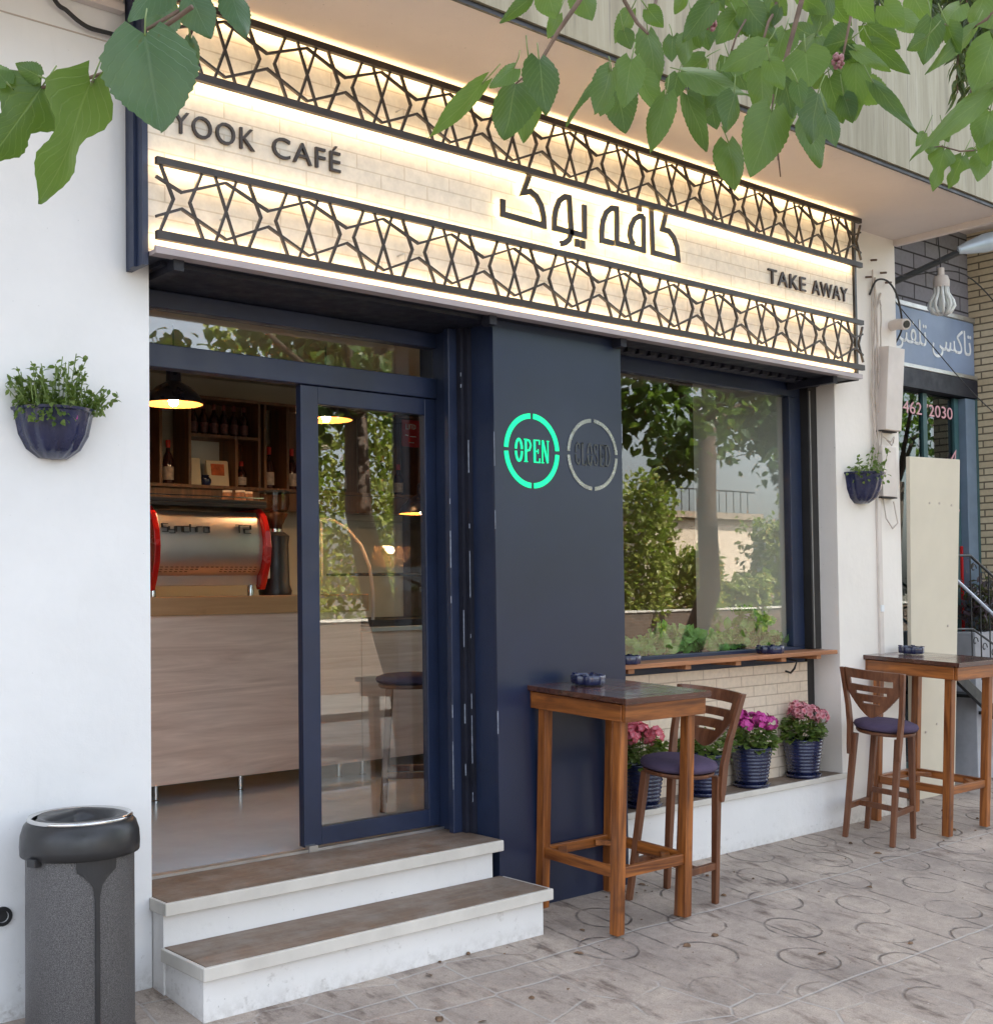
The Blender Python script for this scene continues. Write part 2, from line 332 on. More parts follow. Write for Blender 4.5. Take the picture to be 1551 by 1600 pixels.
M['led'] = emit('warm_led_strip', (1.0, .71, .39), 7.2)
M['ledl'] = emit('letter_back_led', (1.0, .76, .33), 8.)
M['green'] = emit('green_led_acrylic', (.0, .62, .22), .38)
M['bulb'] = emit('warm_bulb', (1., .66, .36), 55.)
M['shadein'] = plain('lamp_inner_enamel', (.42, .20, .06), .4)
M['shade'] = plain('dark_lamp_enamel', (.012, .012, .028), .3, bst=0)
M['glassd'] = glass('door_glass', f0=.11)
M['glassw'] = glass('window_glass', f0=.085)
M['glassn'] = glass('shop_glass', (.45, .6, .6), .10)
M['hopper'] = glass('hopper_plastic', (.75, .66, .58), .06)
M['board'] = plain('beige_board_paint', (.66, .595, .48), .55, var=.05, vs=2.5, bs=8, bst=.08)
M['taxiblue'] = plain('faded_blue_sign', (.22, .285, .42), .45, var=.2, vs=1.5)
M['paintw'] = plain('white_letter_paint', (.80, .82, .84), .5)
M['pinkp'] = plain('pink_vinyl', (.70, .38, .42), .5)
M['redposter'] = plain('red_poster', (.42, .02, .02), .6)
M['pvc'] = plain('cream_pvc', (.66, .59, .54), .5, var=.08)
M['cable'] = plain('cream_cable', (.50, .43, .38), .6)
M['cableb'] = plain('black_cable', (.02, .018, .018), .6)
M['teal'] = plain('teal_frame', (.045, .11, .12), .45)
M['bluefr'] = plain('blue_grey_frame', (.16, .22, .30), .45)
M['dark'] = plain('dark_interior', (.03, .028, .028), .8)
M['bottle'] = plain('dark_bottle_glass', (.045, .012, .010), .08, bst=0, coat=.5)
M['label'] = plain('bottle_label', (.42, .33, .27), .6, var=.3, vs=30)
M['cap'] = plain('red_cap', (.55, .03, .02), .4)
M['bagw'] = plain('paper_bag', (.62, .53, .38), .7)
M['bagp'] = plain('orange_print', (.50, .10, .02), .6, var=.5, vs=20)
M['cup'] = plain('kraft_cup', (.26, .12, .06), .7, var=.3, vs=30)
M['cuprim'] = plain('cup_rim', (.7, .62, .52), .6)
M['lampm'] = plain('lamp_grey_metal', (.42, .47, .52), .35, .3)
M['spiral'] = plain('white_spiral_tube', (.80, .82, .80), .35)
M['ironw'] = plain('wrought_iron', (.018, .020, .022), .5)
M['raild'] = plain('pale_handrail', (.45, .50, .60), .3, .3)
M['chip'] = plain('bare_chipped_metal', (.30, .33, .40), .5, var=.4, vs=40)
M['litter'] = plain('dry_leaf_litter', (.16, .095, .055), .9, var=.5, vs=30)
M['concrete'] = plain('pale_concrete', (.40, .40, .43), .8, var=.15, bst=.2)
M['sunwall'] = stucco('sunlit_render', (.70, .58, .45))
M['roof'] = plain('roof_tile', (.34, .27, .2), .8, var=.3, bs=8)
M['shutter'] = plain('window_dark', (.06, .07, .08), .3)
FL = {'pinkred': ((.62, .045, .085), (.80, .30, .36)), 'yellow': ((.72, .50, .10), (.80, .66, .35)), 'magenta': ((.42, .015, .20), (.62, .09, .38)), 'pale': ((.80, .42, .46), (.35, .015, .04))}
for k, (a, b_) in FL.items():
    m, t, b = nodes('petal_' + k); tc = t.nodes.new('ShaderNodeAttribute'); tc.attribute_name = 'tint'
    L(t, mixc(t, tc.outputs['Fac'], a, b_), b.inputs['Base Color']); b.inputs['Roughness'].default_value = .6; b.inputs['Subsurface Weight'].default_value = .0
    M['fl_' + k] = m

# ------------------------------------------------------------------ mesh builder
class MB:
    def __init__(s): s.v = []; s.f = []; s.uv = {}; s.tint = []; s.t = 0.
    def pt(s, p): s.v.append(Vector(p)); s.tint.append(s.t); return len(s.v) - 1
    def quad(s, *ps):
        i = [s.pt(p) for p in ps]; s.f.append(i); return s
    def box(s, x0, x1, y0, y1, z0, z1, mt=None):
        x0, x1 = min(x0, x1), max(x0, x1); y0, y1 = min(y0, y1), max(y0, y1); z0, z1 = min(z0, z1), max(z0, z1)
        c = [(x0, y0, z0), (x1, y0, z0), (x1, y1, z0), (x0, y1, z0), (x0, y0, z1), (x1, y0, z1), (x1, y1, z1), (x0, y1, z1)]
        if mt is not None: c = [mt @ Vector(p) for p in c]
        return s.hexa(c)
    def hexa(s, c):
        i = [s.pt(p) for p in c]
        for q in ((3, 2, 1, 0), (4, 5, 6, 7), (0, 1, 5, 4), (1, 2, 6, 5), (2, 3, 7, 6), (3, 0, 4, 7)): s.f.append([i[k] for k in q])
        return s
    def beam(s, a, b, w, d, up=(0, 0, 1)):   # square bar from a to b
        a, b = Vector(a), Vector(b); ax = (b - a).normalized(); u = Vector(up)
        if abs(ax.dot(u)) > .97: u = Vector((0, 1, 0))
        x = ax.cross(u).normalized(); y = x.cross(ax).normalized()
        c = []
        for p in (a, b):
            for sx, sy in ((-1, -1), (1, -1), (1, 1), (-1, 1)): c.append(p + x * sx * w / 2 + y * sy * d / 2)
        i = [s.pt(p) for p in c]
        for q in ((0, 1, 2, 3), (7, 6, 5, 4), (0, 4, 5, 1), (1, 5, 6, 2), (2, 6, 7, 3), (3, 7, 4, 0)): s.f.append([i[k] for k in q])
        return s
    def taper(s, a, b, w0, w1, up=(0, 0, 1)):
        a, b = Vector(a), Vector(b); n0 = len(s.v); s.beam(a, b, 1, 1, up)
        for k in range(n0, n0 + 4): s.v[k] = a + (s.v[k] - a) * w0
        for k in range(n0 + 4, n0 + 8): s.v[k] = b + (s.v[k] - b) * w1
        return s
    def tube(s, path, r, n=8, cap=True):
        path = [Vector(p) for p in path]; rings = []
        rr = r if isinstance(r, (list, tuple)) else [r] * len(path)
        prev = None
        for k, p in enumerate(path):
            d = (path[min(k + 1, len(path) - 1)] - path[max(k - 1, 0)]).normalized()
            if prev is None:
                u = Vector((0, 0, 1)) if abs(d.z) < .9 else Vector((1, 0, 0)); x = d.cross(u).normalized()
            else: x = (prev - d * prev.dot(d)).normalized()
            prev = x; y = d.cross(x)
            rings.append([s.pt(p + (x * math.cos(2 * PI * j / n) + y * math.sin(2 * PI * j / n)) * rr[k]) for j in range(n)])
        for a, b in zip(rings, rings[1:]):
            for j in range(n): s.f.append([a[j], a[(j + 1) % n], b[(j + 1) % n], b[j]])
        if cap: s.f.append(rings[0][::-1]); s.f.append(rings[-1])
        return s
    def lathe(s, prof, n=24, c=(0, 0, 0), a0=0., a1=2 * PI, mod=None, sx=1., sy=1.):
        c = Vector(c); full = abs(a1 - a0 - 2 * PI) < 1e-6; m = n if full else n + 1; rings = []
        for r, z in prof:
            ring = []
            for j in range(m):
                a = a0 + (a1 - a0) * j / n; q = r * (mod(a, z) if mod else 1.)
                ring.append(s.pt(c + Vector((q * math.cos(a) * sx, q * math.sin(a) * sy, z))))
            rings.append(ring)
        for p, q in zip(rings, rings[1:]):
            for j in range(m if full else m - 1): s.f.append([p[j], p[(j + 1) % m], q[(j + 1) % m], q[j]])
        return s
    def plate(s, pts, axis, a, b):   # prism: 2d polygon extruded along axis from a to b
        def P(p, h): return {'x': (h, p[0], p[1]), 'y': (p[0], h, p[1]), 'z': (p[0], p[1], h)}[axis]
        n = len(pts); i0 = [s.pt(P(p, a)) for p in pts]; i1 = [s.pt(P(p, b)) for p in pts]
        s.f.append(i0[::-1]); s.f.append(i1)
        for k in range(n): s.f.append([i0[k], i0[(k + 1) % n], i1[(k + 1) % n], i1[k]])
        return s
    def ribbon(s, pts, w, y0, y1, closed=False):   # constant width stroke in the XZ plane, mitred, with thickness y0..y1
        pts = [Vector((p[0], p[1])) for p in pts]; n = len(pts); Lf, Rt = [], []
        for k in range(n):
            if closed: a, b, c = pts[k - 1], pts[k], pts[(k + 1) % n]
            else: a, b, c = pts[max(k - 1, 0)], pts[k], pts[min(k + 1, n - 1)]
            d1 = (b - a).normalized() if (b - a).length > 1e-9 else (c - b).normalized()
            d2 = (c - b).normalized() if (c - b).length > 1e-9 else d1
            n1 = Vector((-d1.y, d1.x)); n2 = Vector((-d2.y, d2.x)); nn = (n1 + n2)
            nn = nn.normalized() if nn.length > 1e-6 else n1
            k_ = 1. / max(.45, nn.dot(n1)); o = nn * (w / 2 * k_)
            Lf.append(b + o); Rt.append(b - o)
        ids = [[s.pt((p.x, y, p.y)) for p in row] for y in (y0, y1) for row in (Lf, Rt)]
        l0, r0, l1, r1 = ids
        for k in range(n if closed else n - 1):
            j = (k + 1) % n
            s.f += [[l0[k], l0[j], r0[j], r0[k]], [l1[j], l1[k], r1[k], r1[j]], [l0[j], l0[k], l1[k], l1[j]], [r0[k], r0[j], r1[j], r1[k]]]
        if not closed:
            s.f += [[l0[0], r0[0], r1[0], l1[0]], [r0[-1], l0[-1], l1[-1], r1[-1]]]
        return s
    def build(s, name, mat, parent=None, smooth=False, bevel=0., base=None, seg=2):
        me = bpy.data.meshes.new(name)
        if parent is not None: o_ = ORG.get(parent.name, Vector((0, 0, 0)))
        elif base is not None: o_ = Vector(base)
        else:
            lo = Vector([min(p[i] for p in s.v) for i in range(3)]); hi = Vector([max(p[i] for p in s.v) for i in range(3)])
            o_ = Vector(((lo.x + hi.x) / 2, (lo.y + hi.y) / 2, lo.z))
        me.from_pydata([tuple(p - o_) for p in s.v], [], s.f)
        if s.uv:
            ul = me.uv_layers.new(name='UVMap')
            for lp in me.loops: ul.data[lp.index].uv = s.uv.get(lp.vertex_index, (0, 0))
        if any(s.tint):
            ca = me.color_attributes.new('tint', 'FLOAT_COLOR', 'POINT')
            for i, x in enumerate(s.tint): ca.data[i].color = (x, x, x, 1)
        me.materials.append(mat)
        if smooth:
            me.polygons.foreach_set('use_smooth', [True] * len(me.polygons))
        me.validate(); me.update()
        o = bpy.data.objects.new(name, me); COL.objects.link(o)
        if parent is not None: o.parent = parent
        else: o.location = o_
        ORG[o.name] = o_
        if smooth == 'auto': me.set_sharp_from_angle(angle=math.radians(35))
        if bevel:
            md = o.modifiers.new('bevel', 'BEVEL'); md.width = bevel; md.segments = seg; md.limit_method = 'ANGLE'; md.angle_limit = math.radians(40)
        return o
def tag(o, label=None, cat=None, group=None, kind=None):
    if label: o['label'] = label
    if cat: o['category'] = cat
    if group: o['group'] = group
    if kind: o['kind'] = kind
    return o
def thing(name, label, cat, loc=(0, 0, 0), group=None, local=False):
    o = bpy.data.objects.new(name, None); COL.objects.link(o); o.location = loc; o.empty_display_size = .1
    ORG[o.name] = Vector((0, 0, 0)) if local else Vector(loc)
    return tag(o, label, cat, group)
def copy_tree(o, parent=None):
    c = o.copy(); COL.objects.link(c)
    if parent is not None: c.parent = parent
    for ch in [k for k in o.children]: copy_tree(ch, c)
    return c
def B(name, mat, parent, *boxes, bevel=0.):
    m = MB()
    for b in boxes: m.box(*b)
    return m.build(name, M[mat], parent, bevel=bevel)

def add_leaf(mb, base, tip, width, face, fold=.25, droop=.12, serr=.06, n=26, cord=.14, lobes=False, tint=None, sharp=1.0):
    base, tip = Vector(base), Vector(tip); ax = tip - base; Ln = ax.length; ax.normalize()
    nrm = Vector(face); nrm = (nrm - ax * nrm.dot(ax)).normalized(); side = ax.cross(nrm).normalized()
    mb.t = random.choice((random.random() * .25, random.random(), .8 + random.random() * .7)) if tint is None else tint
    us = (-1, -.55, 0, .55, 1); rows = []; ph = random.random() * 6.
    for i in range(n + 1):
        t = i / n
        hw = (math.sin(PI * min(1, t ** .62)) ** .75) * (1 - .25 * t * sharp) if 0 < t < 1 else 0.
        if t == 0: hw = .32
        if lobes: hw *= 1 + .55 * math.sin(t * 11. - .5) * (1 - t) ** .7
        if 0 < i < n: hw *= 1 + serr * 1.05 * (1 if i % 2 else -1) * (.6 + .4 * math.sin(i * 1.7 + ph))
        hw *= width / 2
        row = []
        for u in us:
            back = cord * Ln * abs(u) ** 1.2 * (1 - t) ** 5
            p = base + ax * (t * Ln - back) + side * (u * hw) + nrm * (-fold * abs(u) * hw - droop * Ln * t * t + .03 * Ln * math.sin(ph + t * 7 + u * 2))
            k = mb.pt(p); mb.uv[k] = (.5 + u * .5, t); row.append(k)
        rows.append(row)
    for a, b in zip(rows, rows[1:]):
        for j in range(4): mb.f.append([a[j], a[j + 1], b[j + 1], b[j]])
def small_leaf(mb, p, d, ln, wd, nrm=None):
    p = Vector(p); d = Vector(d).normalized()
    nrm = Vector(nrm) if nrm is not None else Vector((random.gauss(0, .6), random.gauss(0, .6), 1))
    s = d.cross(nrm)
    if s.length < 1e-4: s = d.cross(Vector((1, 0, 0)))
    s.normalize(); nn = s.cross(d); mb.t = random.random()
    q = [p, p + d * ln * .28 + s * wd * .42 + nn * wd * .1, p + d * ln * .65 + s * wd * .40 + nn * wd * .08, p + d * ln - nn * ln * .12, p + d * ln * .65 - s * wd * .40 + nn * wd * .08, p + d * ln * .28 - s * wd * .42 + nn * wd * .1, p + d * ln * .5]
    uv = [(.5, 0), (1, .28), (1, .65), (.5, 1), (0, .65), (0, .28), (.5, .5)]
    i = []
    for a, b in zip(q, uv):
        k = mb.pt(a); mb.uv[k] = b; i.append(k)
    mb.f += [[i[0], i[1], i[6]], [i[1], i[2], i[6]], [i[2], i[3], i[6]], [i[3], i[4], i[6]], [i[4], i[5], i[6]], [i[5], i[0], i[6]]]
def rdir(up=0.):
    v = Vector((random.gauss(0, 1), random.gauss(0, 1), random.gauss(0, 1) + up)); return v.normalized()

# ================================================================== SETTING
def sheet(name, mat, x0, x1, prof, kind='structure'):
    m = MB(); xs = [x0 + (x1 - x0) * k / 24 for k in range(25)]
    rows = [[m.pt((x, y, z)) for x in xs] for y, z in prof]
    for a, b in zip(rows, rows[1:]):
        for j in range(24): m.f.append([a[j], b[j], b[j + 1], a[j + 1]][::-1])
    o = m.build(name, M[mat], base=(0, 0, 0)); return tag(o, kind=kind)
ZK = SLOPE * -5.6
sheet('pavement', 'pave', -14, 40, [(8, .024), (.25, .024), (0, 0), (-1, -SLOPE), (-2.5, -2.5 * SLOPE), (-5.6, ZK)])
tag(MB().box(-14, 40, -5.74, -5.6, ZK - .25, ZK).build('kerb', M['concrete']), kind='structure')
sheet('road', 'asphalt', -60, 80, [(-5.74, ZK - .14), (-8.5, ZK - .08), (-12.5, ZK - .14)])
sheet('far_pavement', 'asphalt2', -60, 80, [(-12.5, ZK), (-15.5, ZK + .03)])
sheet('ground', 'soil', -250, 250, [(250, ZK - .3), (-250, ZK - .3)])

# ------------------------------------------------------------------ the cafe building
cafe = thing('cafe_building', 'white rendered cafe front with navy door, window and grey panel under a travertine upper storey', 'building', (2.4, 0, 0))
B('wall', 'white', cafe, (-7, 0, 0, .35, -.7, 4.04))
B('column', 'column', cafe, (4.92, 5.705, 0, .7, -.15, 4.04))
B('soffit', 'soffit', cafe, (-7, 5.69, -.82, .8, 4.04, 4.11), (5.69, 5.735, -.82, .0, 4.0, 4.11))
B('fascia', 'trav', cafe, (-7, 5.74, -.85, -.823, 4.055, 9.0))
B('drip_edge', 'black', cafe, (-7, 5.74, -.836, -.8215, 4.032, 4.054))
B('upper_shade_wall', 'column', cafe, (-7, 5.73, -.82, 7.5, 4.115, 9.0))  # unseen bulk behind the fascia, its height set to shade the pavement
B('cornice', 'soffit', cafe, (-7, -.12, -.045, -.002, 3.955, 3.985), (-7, -.12, -.03, -.002, 3.985, 4.038))
B('wall_groove', 'cable', cafe, (-7, -.12, -.004, -.001, 3.829, 3.834))
B('rear_wall', 'iwall', cafe, (-7, 5.7, 3.62, 7.4, -.3, 4.1), (-7, -.7, .35, 3.6, -.3, 4.1))
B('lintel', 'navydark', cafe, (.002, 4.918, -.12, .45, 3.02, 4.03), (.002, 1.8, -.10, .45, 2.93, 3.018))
B('pillar', 'navy', cafe, (1.80, 2.72, -.083, .5, -.08, 3.015))
B('panel', 'navy2', cafe, (1.795, 2.724, -.10, -.085, -.06, 2.905))
# door surround
B('shutter_guide', 'navydark', cafe, (1.772, 1.799, .072, .10, .37, 2.93), (1.752, 1.799, .102, .135, .37, 2.93))
B('door_frame', 'navy', cafe, (1.70, 1.799, .137, .175, .368, 2.928), (1.745, 1.799, .177, .36, .368, 2.928),
  (.003, .05, .28, .38, .368, 2.928), (.05, 1.745, .285, .36, 2.852, 2.928), (.05, 1.745, .285, .36, 2.588, 2.692), bevel=.004)
m = MB(); random.seed(15)
for x, y in ((1.7515, .1015), (1.7715, .0715), (1.6995, .1365), (1.7945, -.1005), (2.7245, -.1005)):
    z = .4
    while z < 2.7:
        ln = random.choice((.02, .04, .07, .16)) * random.uniform(.6, 1.6)
        if random.random() < (.5 if x < 1.78 else .18): wd = random.uniform(.0012, .0035); m.box(x - .0008, x + wd, y - .0008, y + wd, z, z + ln)
        z += ln + random.uniform(.02, .22)
m.build('chipped_paint', M['chip'], cafe)
m = MB(); pc = on(3, 1432, 'y', 0); m.lathe([(.022, -.02), (.036, -.02), (.036, .010), (.022, .010)], 20); MM = Matrix.Translation(pc) @ Matrix.Rotation(PI / 2, 4, 'X'); m.v = [MM @ p for p in m.v]; m.build('pipe_stub', M['plastic'], cafe, smooth='auto')
m = MB(); m.lathe([(0, .001), (.022, .001)], 16); m.v = [MM @ p for p in m.v]; m.build('pipe_hole', M['dark'], cafe)
tr_f = B('transom', 'glassd', cafe, (.052, 1.743, .318, .324, 2.693, 2.851))
door = B('sliding_door', 'navy', cafe, (.92, 1.02, .30, .345, .385, 2.585), (1.672, 1.744, .30, .345, .385, 2.585), (1.02, 1.672, .30, .345, .385, .47), (1.02, 1.672, .30, .345, 2.50, 2.585), bevel=.003)
B('pane', 'glassd', door, (1.021, 1.671, .320, .326, .471, 2.499))
B('door_track', 'alu', cafe, (.05, 1.745, .272, .284, .367, .379), (.05, 1.745, .30, .345, .367, .372), (.925, .975, .265, .30, .367, .395))
# window
B('window_frame', 'navy', cafe, (2.73, 4.818, .20, .26, 1.08, 1.186), (4.692, 4.818, .20, .26, 1.187, 2.86), (2.73, 4.818, .20, .26, 2.861, 2.965), (2.73, 2.80, .20, .26, 1.187, 2.86), bevel=.004)
B('window_pane', 'glassw', cafe, (2.80, 4.692, .228, .234, 1.187, 2.86))
mb = MB()
mb.tube([(2.73, .12, 2.985), (4.90, .12, 2.985)], .055, 12)
for k in range(22): mb.box(2.76 + k * .097, 2.80 + k * .097, .055, .10, 2.94, 3.01)
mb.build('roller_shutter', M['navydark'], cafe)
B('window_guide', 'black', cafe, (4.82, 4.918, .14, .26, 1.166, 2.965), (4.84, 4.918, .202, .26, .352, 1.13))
B('guide_edge', 'alu', cafe, (4.832, 4.839, .134, .1395, 1.17, 2.90))
B('parapet', 'wbrick', cafe, (2.725, 4.838, .20, .26, .34, 1.079))
B('plinth', 'plinth', cafe, (2.728, 4.952, -.004, .32, -.2, .318))
B('ledge', 'tread', cafe, (2.728, 4.918, -.002, .199, .3185, .346))
B('ledge_nosing', 'nosing', cafe, (2.728, 4.958, -.022, -.004, .312, .347), bevel=.004)
# interior shell
B('inner_floor', 'ifloor', cafe, (-.69, 5.2, .346, 3.6, .25, .366), (.05, 1.745, .285, .345, .25, .3665))
B('inner_ceiling', 'iwall', cafe, (-.69, 5.3, .46, 3.6, 3.2, 3.28))
B('inner_wall', 'iwall2', cafe, (4.72, 4.83, .262, 1.04, .367, 3.19))
B('inner_wall', 'brownwall', cafe, (5.15, 5.25, .75, 3.6, .367, 3.19), (4.02, 5.148, 3.50, 3.60, .367, 3.19))
B('inner_wall', 'iwall', cafe, (2.73, 4.835, .262, .33, .367, 1.07))
# entrance steps
st = thing('entrance_steps', 'two white painted steps with brown treads at the cafe door', 'steps', (.9, -.2, -.05))
B('riser', 'step_white', st, (.012, 1.79, -.41, -.096, -.14, .128))
B('riser', 'step_white', st, (.004, 1.752, -.094, .27, -.14, .313))
B('tread', 'tread', st, (.008, 1.797, -.437, -.096, .1285, .1815))
B('tread', 'tread', st, (.004, 1.78, -.126, .271, .3135, .3665))
B('nosing', 'nosing', st, (-.011, 1.816, -.457, -.438, .1275, .180), (-.011, .0075, -.437, -.097, .1275, .180), (1.7975, 1.816, -.437, -.105, .1275, .180), bevel=.004)
B('nosing', 'nosing', st, (-.012, 1.784, -.146, -.127, .313, .365), (-.012, .0035, -.126, -.001, .313, .365), bevel=.004)

# ------------------------------------------------------------------ sign
sg = thing('shop_sign', 'long cream brick sign box with dark star lattice bands and lit lettering', 'sign', (2.4, -.15, 2.93))
B('brick_face', 'sbrick', sg, (-.075, 4.93, -.148, -.03, 2.962, 4.036))
B('end_frame', 'navy', sg, (-.10, -.0755, -.155, -.002, 2.905, 4.03), (-.112, -.1005, -.10, -.055, 2.905, 4.03))
B('end_frame', 'black', sg, (4.931, 4.953, -.165, -.002, 2.94, 4.03))
mt = MB(); mt.plate([(-.21, 2.944), (-.15, 2.944), (-.15, 2.960), (-.19, 2.960), (-.200, 2.976), (-.21, 2.972)], 'x', -.07, 4.93)
mt.build('tray', M['trayp'], sg)
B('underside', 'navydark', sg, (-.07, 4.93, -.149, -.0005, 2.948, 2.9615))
P_ = .4013; X0 = .045
for zi, zo, zb, zt in ((3.034, 3.0, 3.300, 3.329), (3.712, 3.68, 3.975, 4.005)):
    m = MB(); ya, yb = -.212, -.198
    m.box(-.066, 4.946, -.218, -.194, zo, zi); m.box(-.066, 4.946, -.218, -.194, zb, zt)
    Z = lambda q: zi + (zb - zi) * q
    for k in range(0, 13):
        cx = X0 + k * P_; XX = lambda f: cx + f * P_
        wv = .0105
        def rb(pts, y0=ya, y1=yb):
            q = [(XX(f), Z(z)) for f, z in pts]
            # clip to the bar ends
            out = []
            for (a, b), (c, d) in zip(q, q[1:]):
                if max(a, c) < -.066 or min(a, c) > 4.946: continue
                def cut(xl): return (xl, b + (d - b) * (xl - a) / (c - a))
                s0 = (a, b); s1 = (c, d)
                if a < -.066: s0 = cut(-.066)
                if c < -.066: s1 = cut(-.066)
                if c > 4.946: s1 = cut(4.946)
                if a > 4.946: s0 = cut(4.946)
                if not out: out.append(s0)
                out.append(s1)
            if len(out) > 1: m.ribbon(out, wv, y0, y1)
        rb([(-.225, 1.0), (-.09, .52), (-.235, 0.)]); rb([(.225, 1.0), (.09, .52), (.235, 0.)], ya + .0005, yb - .0005)
        rb([(-.5, .95), (0, .65), (.5, .95)], ya + .001, yb + .0008)
        rb([(-.5, .06), (0, .40), (.5, .06)], ya + .0015, yb + .0012)
        rb([(.38, 1.0), (.62, 0.)], ya + .002, yb - .0015); rb([(.62, 1.0), (.38, 0.)], ya + .0025, yb - .002)
    lt = m.build('lattice_band', M['lattice'], sg)
    B('led_strip', 'led', sg, (-.05, 4.91, -.1935, -.1915, zo + .009, zi - .008))
    B('led_strip', 'led', sg, (-.05, 4.91, -.1935, -.1915, zb + .008, zt - .008))
    for k in range(6):
        x = .25 + k * .92; ms = MB(); z = (zi + zb) / 2 - .02; ms.tube([(x, -.2, z), (x, -.148, z)], .004, 6); ms.build('standoff', M['alu'], sg)
for x in (.03, 1.72, 2.66, 4.66): B('support_tube', 'navydark', sg, (x, x + .045, -.165, .19 if x > 4 else -.102 if 1.5 < x < 2.8 else .1, 2.90, 2.946))

def text(name, body, x0, x1, zb, cap, y, mat, parent, depth=.006, normal=True, sp=1.0):
    cu = bpy.data.curves.new(name, 'FONT'); cu.body = body; cu.extrude = depth / 2; cu.resolution_u = 4; cu.space_character = sp
    ob = bpy.data.objects.new(name + '_tmp', cu); COL.objects.link(ob)
    bpy.context.view_layer.update()
    dg = bpy.context.evaluated_depsgraph_get(); me = bpy.data.meshes.new_from_object(ob.evaluated_get(dg))
    bpy.data.objects.remove(ob); bpy.data.curves.remove(cu)
    xs = [v.co.x for v in me.vertices]; a, b = min(xs), max(xs)
    o = ORG.get(parent.name, Vector((0, 0, 0))); capu = .714
    for v in me.vertices:
        x, yy, zz = v.co
        v.co = Vector((x0 + (x - a) / (b - a) * (x1 - x0), y - zz, zb + yy / capu * cap)) - o
    me.materials.clear(); me.materials.append(M[mat]); me.update()
    q = bpy.data.objects.new(name, me); COL.objects.link(q); q.parent = parent; ORG[q.name] = o
    return q
for wd, a_, b_, z_ in (('YOOK', .03, .41, 3.466), ('CAFÉ', .497, .848, 3.466), ('TAKE', 3.995, 4.385, 3.448), ('AWAY', 4.455, 4.85, 3.448)):
    text('lettering', wd, a_, b_, z_, .094, -.158, 'lattice', sg, .012, sp=1.12)
# the big hand drawn Persian name, traced as strokes on the plane of the sign
def T(a, b): p = on(740 + a / 4.308, 240 + b / 4.308, 'y', -.18); return (p.x, p.z)
strokes = [
    [(1300, 372), (1266, 508), (1312, 522), (1345, 565), (1366, 625), (1375, 712), (1203, 666), (1192, 345)],
    [(1141, 425), (1112, 420), (1080, 440), (1056, 490), (1048, 550), (1060, 590), (1078, 612)],
    [(1140, 418), (1144, 650), (962, 603), (960, 372), (925, 366), (890, 395), (868, 450), (859, 520), (860, 584), (938, 602)],
    [(742, 345), (743, 553), (540, 500), (541, 430), (552, 370), (575, 315), (610, 290), (640, 297), (655, 535), (640, 578), (612, 600), (582, 606)],
    [(194, 308), (193, 407), (472, 485), (468, 420), (452, 350), (420, 290), (378, 254), (330, 262), (386, 105)],
]
ml = MB()
for i, s in enumerate(strokes):
    q = [T(*p) for p in s]; mp = MB()
    mp.ribbon(q, .030, -.186 - i * .0004, -.174); ml.ribbon(q, .010, -.172, -.170); mp.build('lettering', M['lattice'], sg)
def dot(a, b):
    x, z = T(a, b); mp = MB(); mp.box(x - .016, x + .016, -.187, -.174, z - .021, z + .021); ml.box(x - .008, x + .008, -.172, -.170, z - .01, z + .01); mp.build('letter_dot', M['lattice'], sg)
dot(1113, 362); dot(693, 600); dot(731, 612)
ml.build('letter_light', M['ledl'], sg)

